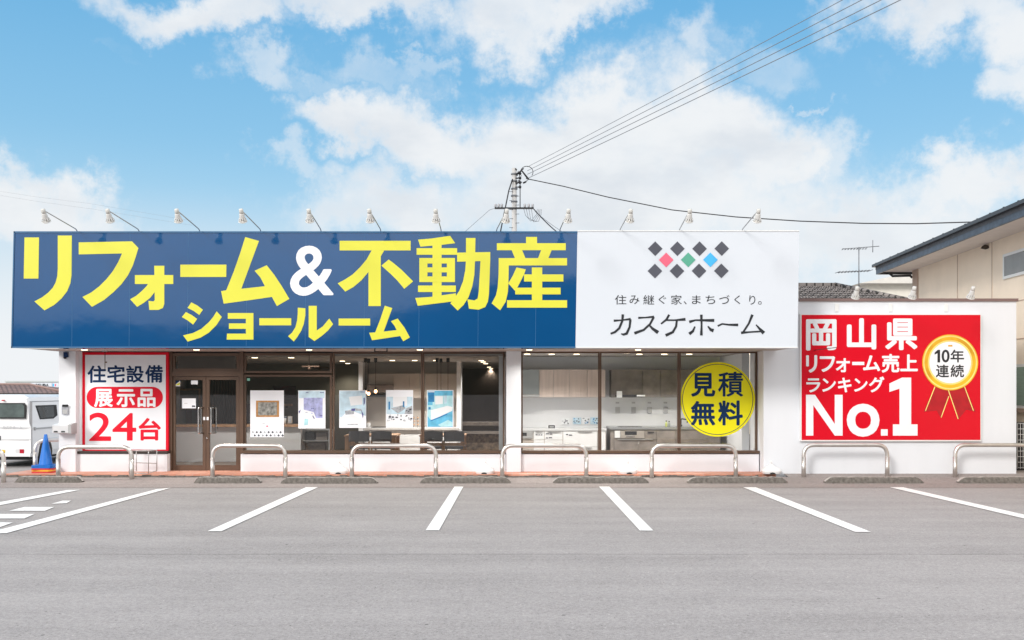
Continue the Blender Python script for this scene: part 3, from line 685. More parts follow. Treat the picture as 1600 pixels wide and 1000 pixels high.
# red ranking sign on the wing wall
s5_ = thing('ranking_sign', (X(1392,17.86), 17.86, Z(689,17.86)), 'large red wall sign with white Japanese writing, No.1 and a gold medal', 'sign')
g = G(); g.pbox(1250.5, 490.5, 1533.5, 689.5, 17.87, YR); g.build('frame', white_metal, s5_)
f = Flat(17.868); f.rect(1252.5,492,1532,687.5); f.build('red_field', red, s5_)
f = Flat(17.866, 1240, 480, 4.545)
for ch, a, b, c, d, w_ in (('岡',88,85,305,308,.033),('山',378,78,587,300,.036),('県',650,80,880,305,.033),('リ',88,340,168,465,.04),('フ',185,348,295,460,.035),('ォ',300,362,400,462,.03),('ム',493,342,615,455,.035),('売',625,332,752,465,.032),('上',757,335,882,455,.035),
   ('ラ',90,505,190,605,.03),('ン',203,505,300,600,.03),('キ',315,500,412,605,.03),('ン',430,505,525,600,.03),('グ',535,492,645,605,.03),('o',377,685,610,920,.045)): f.glyph(ch, a, b, c, d, w_)
f.next(); f.rect(416,388,502,411); f.next(); f.rect(620,867,668,912); f.next()
f.rect(88,622,140,912); f.rect(292,622,348,912); f.poly([(88,622),(152,622),(348,912),(292,912)])
f.next(); f.poly([(770,500),(835,500),(835,832),(880,832),(880,912),(705,912),(705,832),(752,832),(752,578),(680,602),(680,542),(735,516)])
f.build('white_lettering', whitevinyl, s5_)
f = Flat(17.866, 1420, 500, 3.844)
f.poly([(155,400),(195,380),(250,400),(242,458),(192,588),(168,545),(88,552)], 0); f.poly([(235,400),(335,390),(402,552),(345,538),(297,598)], 0)
for a, b in (((157,400),(100,545)),((240,458),(194,585)),((237,420),(296,594)),((334,400),(388,545))): f.rib([a, b], 5, 2)
f.disc(248,255,168,1); f.ring(248,255,154,162,2); f.ring(248,255,126,134,2); f.disc(248,255,125,3)
f.build('medal', [darkred, gold, goldl, whitevinyl], s5_)
f = Flat(17.862, 1420, 500, 3.844)
for ch, a, b, c, d, w_ in (('0',197,178,245,255,.03),('年',250,178,332,255,.022),('連',162,268,242,345,.022),('続',250,268,332,345,.022)): f.glyph(ch, a, b, c, d, w_)
f.next(); f.poly([(155,196),(174,179),(188,179),(188,255),(172,255),(172,200),(155,208)]); f.next(); f.rect(236,150,262,160,1)
f.build('medal_lettering', [black, gold], s5_)

# ------------------------------------------------------------------ spotlights
lamphouse = mat('lamp housing off-white', (.60,.59,.57), .45, var=.06, scale=12)
def make_lamp(wall):
    r_ = thing('sign_spotlight', (0,0,0), 'x', 'spotlight')
    if wall:
        g = G(); g.box(-.035,-.02,-.075,.035,0,.075); g.build('wall_plate', white_metal, r_)
        g = G(); g.tube(arc_path([(0,-.02,0),(0,-.07,.0),(0,-.10,.14),(0,-1.06,.26)], .05), .016, 8); g.build('arm', white_metal, r_); o = Vector((0,-1.08,.27))
    else:
        g = G(); g.tube(arc_path([(0,.06,-.12),(0,.03,.0),(0,-.03,.035),(0,-1.18,.15)], .03), .009, 8); g.build('arm', galv, r_); o = Vector((0,-1.19,.15))
    ax = Vector((0,.62,-1)).normalized()
    k = 1.0
    g = G(); g.lathe([(-.02,.012),(-.015,.034*k),(.05*k,.036*k),(.055*k,.030*k)], o, ax, 14); g.build('socket', mat('grey lamp socket', (.58,.57,.54), .5), r_)
    g = G(); g.lathe([(.055*k,.032*k),(.07*k,.042*k),(.13*k,.046*k),(.155*k,.054*k)], o, ax, 16); g.build('housing', lamphouse, r_)
    g = G()
    for j in range(10):
        a = 2*math.pi*j/10; u = Vector((1,0,0)); v = ax.cross(u).normalized(); d = u*math.cos(a)+v*math.sin(a)
        g.tube([o+ax*.135*k+d*.05*k, o+ax*.165*k+d*.062*k, o+ax*.20*k+d*.070*k], .0045, 5)
    ring = [o+ax*.20*k+(Vector((1,0,0))*math.cos(2*math.pi*j/20)+ax.cross(Vector((1,0,0))).normalized()*math.sin(2*math.pi*j/20))*.070*k for j in range(21)]
    g.tube(ring, .006, 6, cap=False); g.build('guard', white_metal, r_)
    g = G(); g.lathe([(.15*k,.035*k),(.185*k,.058*k),(.20*k,.060*k),(.215*k,.055*k),(.22*k,.01)], o, ax, 16); g.build('bulb', bulbglass, r_)
    return r_
l0 = make_lamp(False)
FL = [(119,'leftmost spotlight above the blue sign, over its first character'),(216,'second spotlight from the left above the blue sign'),(311,'third spotlight from the left above the blue sign'),
 (406.5,'spotlight over the long dash and mu characters of the blue sign, fourth from left'),(501,'spotlight above the white ampersand of the blue sign'),(594.5,'spotlight above the first kanji right of the ampersand'),
 (689,'spotlight above the middle kanji of the blue sign'),(776,'spotlight just left of the utility pole above the blue sign'),(875,'spotlight above the last kanji near the right end of the blue sign'),
 (969,'spotlight above the left part of the pale logo sign'),(1062,'middle spotlight above the pale logo sign, over its diamond emblem'),(1160,'rightmost spotlight above the pale logo sign')]
for i, (px, lb) in enumerate(FL):
    o = l0 if i == 0 else copy_tree(l0); o.location = (X(px,YS), YS+.02, zt+.01); tag(o, lb, 'spotlight', 'spotlights over the fascia signs')
    o.rotation_euler = (0, 0, R([0,-2,1,0,2,-1,0,9,4,2,-2,-1][i]))
l1 = make_lamp(True)
for i, (px, lb) in enumerate(((1307,'left white gooseneck spotlight over the red sign'),(1391,'middle white gooseneck spotlight over the red sign'),(1477.5,'right white gooseneck spotlight over the red sign'))):
    o = l1 if i == 0 else copy_tree(l1); o.location = (X(px,YR), YR-.001, Z(481,YR)); tag(o, lb, 'spotlight', 'spotlights over the red sign')

# ------------------------------------------------------------------ guard rails
def make_rail(w_, h=.60):
    r_ = thing('guard_rail', (0,0,0), 'x', 'guard rail'); g = G()
    g.tube(arc_path([(-w_/2,0,-.05),(-w_/2,0,h),(w_/2,0,h),(w_/2,0,-.05)], .21, 9), .038, 14); g.build('bent_pipe', stainless, r_)
    for sx in (-1, 1):
        g = G(); g.tube([(sx*w_/2,0,-.05),(sx*w_/2,0,h-.22)], .0415, 14); g.build('sleeve', stainless, r_)
    return r_
ra, rb_ = make_rail(1.36), make_rail(1.57)
RL = [(148.5,17.35,.03,0,'steel guard rail in front of the red-bordered panel sign'),(389,17.5,.045,0,'steel guard rail in front of the glass entrance doors'),(615.5,17.5,.045,1,'steel guard rail in front of the posters left of the centre pillar'),
      (850.5,17.5,.045,1,'steel guard rail in front of the centre pillar'),(1084,17.5,.045,1,'steel guard rail in front of the round yellow sign'),(1321,17.6,.05,1,'steel guard rail in front of the left half of the red sign'),
      (1557.5,17.6,.05,1,'steel guard rail cut off by the right edge of the frame'),(-62,16.95,.01,1,'steel guard rail cut off by the left edge of the frame')]
seen = {0: False, 1: False}
for px, Y, z, t_, lb in RL:
    src = (ra, rb_)[t_]; o = src if not seen[t_] else copy_tree(src); seen[t_] = True
    o.location = (X(px,Y), Y, z+.038 if False else z); o.rotation_euler = (0,0,0); tag(o, lb, 'guard rail', 'bent steel guard rails along the shop front')
o = copy_tree(ra); o.location = (-8.85, 18.75, .10); o.rotation_euler = (0,0,R(52)); tag(o, 'steel guard rail behind the blue cone beside the white van', 'guard rail', 'bent steel guard rails along the shop front')

# ------------------------------------------------------------------ wheel stops
WS = [(26,130,17.0,'worn concrete wheel stop below the leftmost full guard rail'),(305,408,16.9,'short worn wheel stop in front of the doors'),(440,590,16.85,'long wheel stop in front of the poster windows'),(657,798,16.9,'wheel stop below the rail left of the centre pillar'),
      (864,1013,16.9,'wheel stop right of the centre pillar'),(1074,1229,16.9,'wheel stop below the round yellow sign'),(1288,1441,16.9,'wheel stop below the red sign'),(1496,1640,16.9,'wheel stop cut off by the right frame edge')]
for i, (a, b, Y, lb) in enumerate(WS):
    rr = random.Random(i); xa, xb = X(a,Y), X(b,Y); n = 34; r_ = thing('wheel_stop', ((xa+xb)/2,Y,0), lb, 'wheel stop', 'concrete wheel stops')
    body = G(); rows = []
    for k in range(n+1):
        t = k/n; x = xa+(xb-xa)*t; e_ = min(1, min(t, 1-t)*13+.15); hh = (.112+rr.random()*.008)*e_**.6; dd = .10*(.75+.25*e_)
        rows.append([(x, Y-dd-rr.random()*.012, .004), (x, Y-dd*.75-rr.random()*.014, hh*.72), (x, Y-dd*.5, hh), (x, Y+dd*.5, hh), (x, Y+dd, .004)])
    for k in range(n):
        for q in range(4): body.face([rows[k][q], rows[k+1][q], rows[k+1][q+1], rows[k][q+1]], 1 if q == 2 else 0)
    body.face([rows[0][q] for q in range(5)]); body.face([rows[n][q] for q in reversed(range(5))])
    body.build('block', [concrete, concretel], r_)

# ------------------------------------------------------------------ flag pole water bases
def make_base():
    r_ = thing('flagpole_base', (0,0,0), 'x', 'flag base'); g = G(); wv_ = mat('white plastic', (.80,.80,.80), .4, var=.02)
    prof = [(.175,.02),(.185,.05),(.175,.075),(.14,.10),(.09,.13),(.045,.155),(.024,.185)]
    def ringp(rx, z, n=24): return [(rx*math.copysign(abs(math.cos(2*math.pi*j/n))**.6, math.cos(2*math.pi*j/n)), rx*.8*math.copysign(abs(math.sin(2*math.pi*j/n))**.6, math.sin(2*math.pi*j/n)), z) for j in range(n)]
    rs = [ringp(.165,0)]+[ringp(a, b) for a, b in prof]
    for r0, r1 in zip(rs[:-1], rs[1:]):
        for j in range(24): g.face([r0[j], r0[(j+1)%24], r1[(j+1)%24], r1[j]], 0, True)
    g.face(rs[-1]); g.build('tank', wv_, r_)
    g = G(); g.prism([(-.055,.0),(.055,.0),(.04,.022),(0,.032),(-.04,.022)], -.158, -.13); g.build('drain_notch', rubber, r_)
    g = G(); g.lathe([(.18,.02),(.24,.018),(.245,.012)], (0,0,0), seg=12); g.build('socket', wv_, r_)
    return r_
b0 = make_base()
for i, (px, lb) in enumerate(((530,'white plastic flagpole base below the poster windows, leftmost of four'),(758,'white plastic flagpole base just left of the centre pillar'),(980.5,'white plastic flagpole base beneath the grey kitchen window'),(1205,'white plastic flagpole base at the corner of the white wall'))):
    o = b0 if i == 0 else copy_tree(b0); o.location = (X(px,17.78), 17.78, .101 if i < 3 else .10); o.rotation_euler = (0,0,R([3,-6,8,-4][i])); tag(o, lb, 'flag base', 'white flagpole bases')

# ------------------------------------------------------------------ cones, letter box, small fittings
CX, CY = X(71.5,18.05), 18.05
def cone(z, m_, lb, full, rot, dx=0):
    r_ = thing('traffic_cone', (CX+dx, CY, z), lb, 'traffic cone', 'stacked traffic cones')
    g = G(); s_ = .20; c_, sn = math.cos(R(rot)), math.sin(R(rot))
    pts = []
    for (ax, ay) in ((-s_,-s_*.8),(-s_*.8,-s_),(s_*.8,-s_),(s_,-s_*.8),(s_,s_*.8),(s_*.8,s_),(-s_*.8,s_),(-s_,s_*.8)): pts.append((CX+dx+ax*c_-ay*sn, CY+ax*sn+ay*c_))
    lo = [(x,y,z) for x,y in pts]; hi = [(x,y,z+.028) for x,y in pts]
    g.face(lo[::-1]); g.face(hi)
    for k in range(8): g.face([lo[k], lo[(k+1)%8], hi[(k+1)%8], hi[k]])
    g.build('base', m_, r_)
    g = G(); hgt = .58 if full else .07
    prof = [(.0,.135),(.012,.122),(hgt,.122-.095*hgt/.58 if full else .115)]
    if full: prof += [(hgt+.004,.022)]
    g.lathe(prof, (CX+dx, CY, z+.028), seg=28); g.build('cone_body', m_, r_)
cone(.100, redcone, 'red cone at the bottom of the stack by the pillar', False, 6)
cone(.130, yellowcone, 'orange-yellow cone second from the bottom of the stack', False, -4, .01)
cone(.160, redcone, 'red cone directly under the blue cones in the stack', False, 9, -.01)
cone(.190, bluecone, 'blue cone second from the top of the stack, mostly hidden', False, 2)
cone(.218, bluecone, 'tall blue traffic cone on top of the stack by the pillar', True, 4)
r_ = thing('letter_box', (X(100,YP), YP-.18, Z(678,YP)), 'white and silver letter box on the left pillar', 'letter box')
g = G(); xa, xb = X(83,17.93), X(113,17.93); za, zb2 = Z(677,17.93), Z(663,17.93)
g.prismx([(17.90,za+.01),(17.90,zb2-.02),(18.0,zb2+.01),(YP,zb2+.01),(YP,za),(17.95,za)], xa, xb-.06); g.build('box', mat('letter box white metal', (.66,.66,.67), .35, metal=.2), r_)
g = G(); g.prismx([(17.885,za),(17.885,zb2-.01),(17.99,zb2+.02),(YP,zb2+.02),(YP,za-.01),(17.95,za-.01)], xb-.06, xb); g.build('side_panel', galv, r_)
g = G(); g.box(xa+.03, 17.892, za+.02, xa+.10, 17.90, za+.045); g.box(xa+.17, 17.892, za+.02, xa+.24, 17.90, za+.045); g.build('slot', dark, r_)
r_ = thing('card_reader', (X(102,YP), YP-.03, Z(648,YP)), 'small grey keypad fixed on the left pillar', 'keypad')
g = G(); g.pbox(96.5, 633, 106.5, 647.5, YP-.035, YP); g.build('case', mat('grey plastic', (.30,.31,.34), .5), r_)
g = G(); g.pbox(97.2, 632, 106.2, 635.5, YP-.05, YP-.035); g.build('hood', dark, r_)
g = G(); g.pbox(98, 640, 105, 646.5, YP-.038, YP-.0355); g.build('pad', galv, r_)
r_ = thing('outdoor_sensor', (X(101,YP), YP-.05, Z(560,YP)), 'small dark blue sensor under the soffit on the left pillar', 'sensor')
g = G(); g.pbox(99, 550, 104.5, 558, YP-.07, YP); g.build('case', navy, r_); g = G(); g.lathe([(0,.03),(-.02,.028),(-.035,.01)], (X(101.5,YP-.04), YP-.04, Z(558,YP-.07)), seg=12); g.build('lens', dark, r_)
# hanging rods under soffit
for (px, yb, cross, lb) in ((164,577,False,'thin hanging rod under the soffit before the panel sign'),(483,575,True,'thin hanging rod with cross plate under the soffit before the transom')):
    Y = 17.95; r_ = thing('hanging_rod', (X(px,Y), Y, ZS), lb, 'rod'); g = G(); g.tube([(X(px,Y),Y,ZS),(X(px,Y),Y,Z(yb,Y))], .007, 8); g.build('rod', darkmetal, r_)
    g = G(); g.box(X(px,Y)-.05, Y-.03, ZS-.02, X(px,Y)+.05, Y+.03, ZS-.001); g.build('ceiling_plate', galv, r_)
    g = G()
    if cross: g.box(X(472,Y), Y-.03, Z(573.5,Y), X(499,Y), Y+.03, Z(571.5,Y)); g.lathe([(0,.02),(-.05,.03)], (X(px,Y),Y,Z(573,Y)), seg=10)
    else: g.box(X(px,Y), Y-.01, Z(567,Y), X(px+3,Y), Y+.01, Z(565,Y))
    g.build('fitting', brownmetal, r_)
r_ = thing('camera_bracket', (X(595,17.2), 17.2, ZS-.02), 'small square bracket hanging under the blue sign', 'bracket'); g = G()
Y = 17.2; g.box(X(585,Y),Y-.01,ZS-.04,X(586.5,Y),Y+.01,ZS-.001); g.box(X(604,Y),Y-.01,ZS-.04,X(605.5,Y),Y+.01,ZS-.001); g.box(X(585,Y),Y-.01,ZS-.05,X(605.5,Y),Y+.01,ZS-.04); g.build('bracket', dark, r_)
# metal stand by the panel sign
r_ = thing('sign_stand', (X(226,18.0), 18.0, .1), 'empty folded metal sign stand below the panel sign', 'stand')
tf = lambda px, py, Y: (X(px,Y), Y, Z(py,Y))
def bars(name, segs, rad, m_):
    g = G()
    for a, b in segs: g.tube([tf(*a), tf(*b)], rad, 6)
    g.build(name, m_, r_)
ya, yb = 17.72, 18.05
bars('front_frame', [((202,703.5,ya),(202,739,ya)),((232,705,ya),(232,740,ya)),((202,704,ya),(232,705,ya)),((202,739,ya),(232,740,ya))], .009, galv)
bars('rear_frame', [((213,703.5,yb),(213,736,yb)),((245,703,yb),(245,736,yb)),((213,704,yb),(245,703,yb)),((213,723,yb),(245,724,yb))], .009, galv)
bars('tie_bar', [((232,705,ya),(245,703,yb)),((232,739,ya),(245,735.5,yb)),((202,704,ya),(213,704,yb))], .008, galv)

# ------------------------------------------------------------------ posters
YPo = YW+.024
def poster(px0, py0, px1, py1, label, shapes, mats):
    r_ = thing('poster', (X((px0+px1)/2,YPo), YPo, Z(py1,YPo)), label, 'poster', 'posters in the shop windows')
    g = G(); g.pbox(px0, py0, px1, py1, YPo, YPo+.004); g.build('sheet', papaw, r_)
    f = Flat(YPo-.001)
    for m_, pts in shapes: f.poly(pts, m_)
    f.build('print', mats, r_); return r_
pv = mat('violet print', (.36,.38,.62), .6, var=.35, scale=12); pv2 = mat('deep violet print', (.09,.09,.28), .6, var=.2, scale=20); pl = mat('pale blue print', (.52,.68,.78), .6, var=.2, scale=6); pa = mat('aqua print', (.40,.68,.74), .6, var=.15, scale=9)
pb = mat('strong blue print', (.02,.20,.45), .6, var=.3, scale=9); pm = mat('mid blue print', (.12,.46,.68), .6, var=.25, scale=7); pg = mat('grey print', (.38,.40,.43), .6, var=.4, scale=18); pk = mat('charcoal print', (.05,.055,.075), .6, var=.4, scale=18); pw = mat('white print', (.80,.82,.84), .6, var=.02)
photo = mat('old grey photograph print', (.26,.26,.24), .6, var=.65, scale=16); frm = mat('printed brown picture frame', (.46,.22,.06), .4, var=.3, scale=14)
sh = [(0, rectpts(400,626,436,651.5)), (1, rectpts(403,628.5,433,649)), (2, rectpts(410,661.3,414,662)), (3, rectpts(416,665,419,667))]
for k in range(8):
    for row, yy in enumerate((675.2, 680.2)):
        cx = 395+k*6.2+(0 if row else 0); m_ = [4,2][(k+row) % 3 == 0]; q = 1.9; cx += 3.1*row
        sh.append((m_, [(cx,yy-q),(cx+q,yy),(cx,yy+q),(cx-q,yy)]))
poster(391,610,443.5,683, 'white poster with a small picture frame and a row of dark diamonds', sh, [frm, photo, pg, pinkv, pk])
rr = random.Random(11)
sh = [(2, rectpts(467,611,507,622)), (0, rectpts(474.5,621.5,504,653.5)), (4, [(474.5,640),(490,644),(494,653.5),(474.5,653.5)]), (1, rectpts(478,613,482,614)), (1, rectpts(500,613,506,614)), (3, [(476,654),(482,655),(481,664),(475,665)]), (1,[(489,649),(492,654),(490.5,654.5),(488,650)]), (1,[(466.5,643),(470,640),(468,646)])]
for k in range(14): x0, y0 = 475+rr.random()*25, 623+rr.random()*26; sh.append((5 if k%3 else 1, rectpts(x0,y0,x0+.6+rr.random()*4,y0+.5+rr.random()*1.5)))
poster(466,610,508.5,669.5, 'pale poster with a violet room photograph, second from the left', sh, [pv, pv2, pl, pa, pw, pv])
sh = [(2, [(530.5,611),(571.5,611),(571.5,650),(545,640),(530.5,655)]), (4, [(545,620),(566,618),(566,632),(548,634)]), (0, [(539,642),(553,640),(553,647),(540,648)]), (1, [(549,638.5),(555,638),(555,642),(549,642)]), (0, [(555,638),(564,639),(566,642),(556,642)]), (1, [(564.5,641),(568,647),(567,654),(566,650)]), (1, [(568,622),(570,621),(570,630),(568,634)]), (4, [(531,652),(550,648),(565,655),(565,663),(531,664)]), (0, rectpts(543,662.5,559,663.8)), (1, rectpts(563,612,570,612.8))]
poster(530,610,572,668.5, 'pale blue poster of a bright bathroom, middle of the five', sh, [pg, pv2, pl, pa, pw])
sh = [(2, rectpts(604,620,644.5,647)), (4, [(614,620),(636,620),(636,634),(614,636)]), (0, [(611,638),(630,633),(634,638),(622,646)]), (3, rectpts(607,627.5,609.5,640)), (3, rectpts(629.5,627,632,636)), (0, [(634,638),(644,634),(644.5,647),(632,647)]), (4, rectpts(604,656.5,644.5,667))]
for k in range(26): x0, y0 = 604+rr.random()*38, 647+rr.random()*9; sh.append((1 if k%2 else 0, rectpts(x0,y0,x0+.8+rr.random()*3,y0+.8+rr.random()*2.4)))
for k in range(10): x0, y0 = 634+rr.random()*9, 634+rr.random()*12; sh.append((1 if k%2 else 0, rectpts(x0,y0,x0+1+rr.random()*1.6,y0+.8+rr.random()*2)))
poster(603,609.5,645.5,668, 'busy white and grey poster of a showroom collage beside the window mullion', sh, [pg, pk, pl, pb, pw])
sh = [(0, rectpts(668,610.5,707.3,667)), (3, rectpts(668,618,707.3,640)), (1, rectpts(669,613,678.5,628)), (4, rectpts(680,619,692,632)), (2, rectpts(694,618,698,632)), (0, rectpts(668,628,676,633)), (3, [(668,634),(700,630),(707,633),(707,642),(673,656),(668,650)]), (4, [(673,641),(699,634),(707,636),(706,642),(674,657)]), (1, [(673,656.5),(699,646),(699,648),(673,658.5)]), (1, rectpts(669.5,636,673,640)), (4, rectpts(669,611.5,679,612.8)), (3, [(684,664),(700,656),(707,660),(707,666),(690,667)])]
poster(667,609.5,708.5,668, 'strong blue poster of a kitchen, rightmost of the five', sh, [pm, pb, pl, pa, pw])

# ------------------------------------------------------------------ interior furnishings
def cab(name, label, catg, pieces, group=None):
    xs_ = pieces[0]; r_ = thing(name, (X(xs_[1],xs_[5]), xs_[5], Z(xs_[4],xs_[5])), label, catg, group)
    for nm, a, b, c, d, Y0, Y1, m_ in pieces:
        g = G(); g.pbox(a, b, c, d, Y0, Y1); g.build(nm, m_, r_)
    return r_
YK = 20.62
P_ = [('carcass',816,578,946,621,YK,21.0,kgrey)]
P_ += [('cupboard_door',a,577.5,b,620.5,YK-.02,YK-.001,woodpale) for a, b in ((843,864.6),(865.4,889),(889.8,917),(918,945.5))]
P_ += [('range_hood',816,577.5,842,616,YK-.02,YK-.001,mat('satin grey panel',(.33,.36,.37),.35)),('hood_edge',816,616.5,843,620,YK-.12,YK-.001,galv)]
cab('wall_cupboards', 'pale oak wall cupboards with grey hood beside the centre pillar', 'cupboard', P_)
P_ = [('carcass',955,578,1126,621,YK,21.0,greystone)]+[('cupboard_door',a,577.5,b,620.5,YK-.02,YK-.001,greystone) for a, b in ((955.5,1003.5),(1004.5,1031.5),(1032.5,1060),(1061,1126))]+[('hood_edge',962,617,1008,620,YK-.1,YK-.021,dark),('price_card',963.5,611,972,621.5,YK-.11,YK-.105,pw),('price_card',995,617,1008,619.5,YK-.11,YK-.105,pw)]
cab('stone_wall_cupboards', 'dark stone-grey wall cupboards behind the right windows', 'cupboard', P_)
YC = 20.25
P_ = [('worktop',814,670,948,673,YC-.03,20.99,mat('pale worktop',(.5,.51,.52),.3)),('carcass',816,673,947,706,YC,20.98,kgrey)]+[('drawer_front',a,b,c,d,YC-.02,YC-.001,kwhite) for a,b,c,d in ((834,674,850,687),(834,687.6,850,706),(851,674,879,687),(851,687.6,879,706),(880,674,933,698),(880,698.6,933,706),(934,674,946,706))]
P_ += [('grill_front',815,673.5,832.5,685,YC-.025,YC-.001,galv),('grill_window',816,676,823,681,YC-.03,YC-.0255,dark),('handle',903,674.2,925,675,YC-.04,YC-.021,galv),('handle',903,699,925,699.8,YC-.04,YC-.021,galv),('handle',837,674.2,848,675,YC-.04,YC-.021,galv),('handle',856,674.2,876,675,YC-.04,YC-.021,galv)]
P_ += [('label_strip',a,b,a+w1,b+1.5,YC-.026,YC-.0215,pk) for a,b,w1 in ((837,678.5,3),(841.5,678.5,2),(845,678.6,2.5),(853,677,5),(859,677.5,4),(853,683.5,3),(857.5,683,5),(884.5,678,3),(889,679,5))]
cab('white_kitchen_counter', 'white kitchen counter with drawers right of the centre pillar', 'kitchen unit', P_)
P_ = [('worktop',953,667.5,1128,671,YC-.03,20.99,mat('grey steel worktop',(.34,.35,.36),.25,metal=.5)),('carcass',954,671,1126,706,YC,20.98,greystone)]+[('drawer_front',a,b,c,d,YC-.02,YC-.001,greystone) for a,b,c,d in ((960,687,1025,706),(1008,673,1025,686),(1026,673,1055,706),(1056,673,1125,706))]
P_ += [('oven_front',969.5,673,1007,684.5,YC-.03,YC-.001,mat('champagne metal',(.42,.38,.34),.35,metal=.4)),('oven_window',976.5,673.8,995,679.5,YC-.035,YC-.0305,dark),('oven_side',960.5,673,969,684,YC-.02,YC-.001,kwhite),('handle',1012,674.5,1022,676,YC-.04,YC-.021,dark),('handle',978,681,992,682,YC-.045,YC-.031,chrome),('hob',968,666.5,1003,667.4,YC+.1,YC+.5,dark),('handle',965,686,1020,687,YC-.04,YC-.021,galv)]
cab('stone_kitchen_counter', 'stone-grey kitchen counter with built-in oven behind the right windows', 'kitchen unit', P_)
for i, (a, b, c, d, m_, lb) in enumerate(((877.5,653,890,663,pw,'white leaflet with dark lettering on the kitchen wall, leftmost'),(895,652.5,908,663,pl,'blue picture leaflet on the kitchen wall'),(909.5,652,921,663,pw,'white and blue leaflet on the kitchen wall beside the picture leaflet'),(922.5,652,938,663,pl,'pale blue leaflet on the kitchen wall by the mullion'))):
    r_ = thing('wall_leaflet', (X(a,20.97),20.97,Z(d,20.97)), lb, 'leaflet', 'leaflets on the kitchen wall'); g = G(); g.pbox(a,b,c,d,20.97,20.98); g.build('sheet', m_, r_)
    f = Flat(20.969); q = random.Random(i)
    for k in range(12): x0 = a+.5+q.random()*(c-a-3); y0 = b+1+q.random()*(d-b-3); f.rect(x0,y0,x0+1+q.random()*1.5,y0+.7+q.random()*1.4, 0 if k%2 else 1)
    f.build('print', [pk, pg if i == 0 else pb], r_)
for i in range(4):   # rows of faint small cards on the tiles of the right kitchen
    px = (965, 990, 1015, 1040)[i]
    r_ = thing('wall_card', (X(px,20.97),20.97,Z(646,20.97)), ('leftmost','second','third','rightmost')[i]+' of four small grey cards high on the right kitchen wall', 'card', 'cards on the kitchen wall'); g = G(); g.pbox(px-3.5,636,px+3.5,645.5,20.97,20.98); g.build('sheet', mat('grey card',(.46,.46,.47),.7), r_)
    g = G(); g.pbox(px-3,628,px+2.5,630.5,20.97,20.98); g.build('header_strip', MATS['grey card'], r_)
r_ = thing('bottle', (X(1041,20.5),20.5,Z(669,20.4)), 'small yellow-green bottle on the right kitchen worktop, left of two', 'bottle', 'bottles on worktop'); g = G(); zc = Z(668,20.5); g.lathe([(0,.026),(.09,.026),(.11,.012),(.13,.012)], (X(1041,20.5),20.5,zc), seg=12); g.build('body', mat('yellow green liquid',(.45,.50,.15),.3), r_); g = G(); g.lathe([(0,.014),(.025,.014)], (X(1041,20.5),20.5,zc+.13), seg=12); g.build('cap', dark, r_)
r_ = thing('bottle', (X(1045.5,20.5),20.5,Z(669,20.4)), 'small dark bottle on the right kitchen worktop, right of two', 'bottle', 'bottles on worktop'); g = G(); g.lathe([(0,.024),(.08,.024),(.10,.012),(.12,.012)], (X(1045.5,20.5),20.5,zc), seg=12); g.build('body', mat('clear grey liquid',(.25,.28,.25),.3), r_); g = G(); g.lathe([(0,.014),(.025,.014)], (X(1045.5,20.5),20.5,zc+.12), seg=12); g.build('cap', dark, r_)
r_ = thing('kitchen_tap', (X(1066,20.6),20.6,Z(668,20.5)), 'black kitchen tap on the grey worktop beside the yellow sign', 'tap'); g = G(); xx = X(1064,20.6); g.tube(arc_path([(xx,20.6,zc),(xx,20.6,zc+.19),(xx+.14,20.6,zc+.17),(xx+.14,20.6,zc+.10)],.03), .014, 8); g.build('spout', dark, r_); g = G(); g.lathe([(0,.03),(.06,.026)], (xx,20.6,zc), seg=12); g.build('tap_base', dark, r_)
r_ = thing('radio', (X(862,20.6),20.6,Z(670,20.5)), 'small black box standing on the white kitchen counter', 'box'); g = G(); g.pbox(857,664.5,867,669.5,20.5,20.6); g.build('case', dark, r_); g = G(); g.pbox(858.5,666,865.5,668,20.495,20.499); g.build('display', galv, r_)
# rear kitchen in the left room
YK = 22.6
P_ = [('carcass',576,584.5,715,622,YK,23.0,kgrey)]+[('cupboard_door',a,584,b,621.5,YK-.02,YK-.001,mat('beige laminate',(.46,.40,.35),.5)) for a, b in ((614.5,639.5),(640.3,655),(665.5,690),(691,714))]
P_ += [('hood_panel',577,584,613.7,600,YK-.02,YK-.001,kgrey),('range_hood',574,601,614,613,YK-.15,YK-.001,mat('brown hood',(.17,.13,.11),.4)),('hood_edge',573,617,605,620,YK-.25,YK-.001,dark)]
cab('rear_wall_cupboards', 'beige wall cupboards and hood above the posters in the left room', 'cupboard', P_)
P_ = [('worktop',569,668.5,716,671.5,22.2,22.99,mat('light worktop',(.52,.51,.50),.3)),('front_panel',570,671.5,715,709,22.25,22.98,kwhite),('label_card',578,673,588,677,22.24,22.249,pw),('label_card',601,673,611,677,22.24,22.249,pw),('hob',580,667.3,603,668.4,22.3,22.8,dark)]
cab('island_counter', 'long white kitchen counter behind the dining chairs', 'kitchen unit', P_)
r_ = thing('white_jar', (X(576,22.4),22.4,Z(669,22.4)), 'white jar on the left end of the long counter', 'jar'); g = G(); zc2 = Z(668.5,22.3); g.lathe([(0,.045),(.1,.045),(.11,.04)], (X(576,22.4),22.4,zc2), seg=14); g.build('jar_body', kwhite, r_); g = G(); g.lathe([(0,.043),(.015,.043)], (X(576,22.4),22.4,zc2+.111), seg=14); g.build('lid', kgrey, r_)
r_ = thing('cup_stand', (X(650,22.4),22.4,zc2), 'dark wire cup stand on the long counter by the mullion', 'rack'); g = G()
for k, px in enumerate((646,652,660)): g.tube([(X(px,22.4),22.4,zc2),(X(px,22.4),22.4,zc2+.27)], .006, 6)
g.build('rods', dark, r_); g = G()
for k, px in enumerate((646,652,660)):
    for zz in (.06,.14,.22): g.lathe([(0,.018),(.03,.022)], (X(px,22.4)+.02,22.38,zc2+zz), seg=8)
g.build('cups', wood, r_)
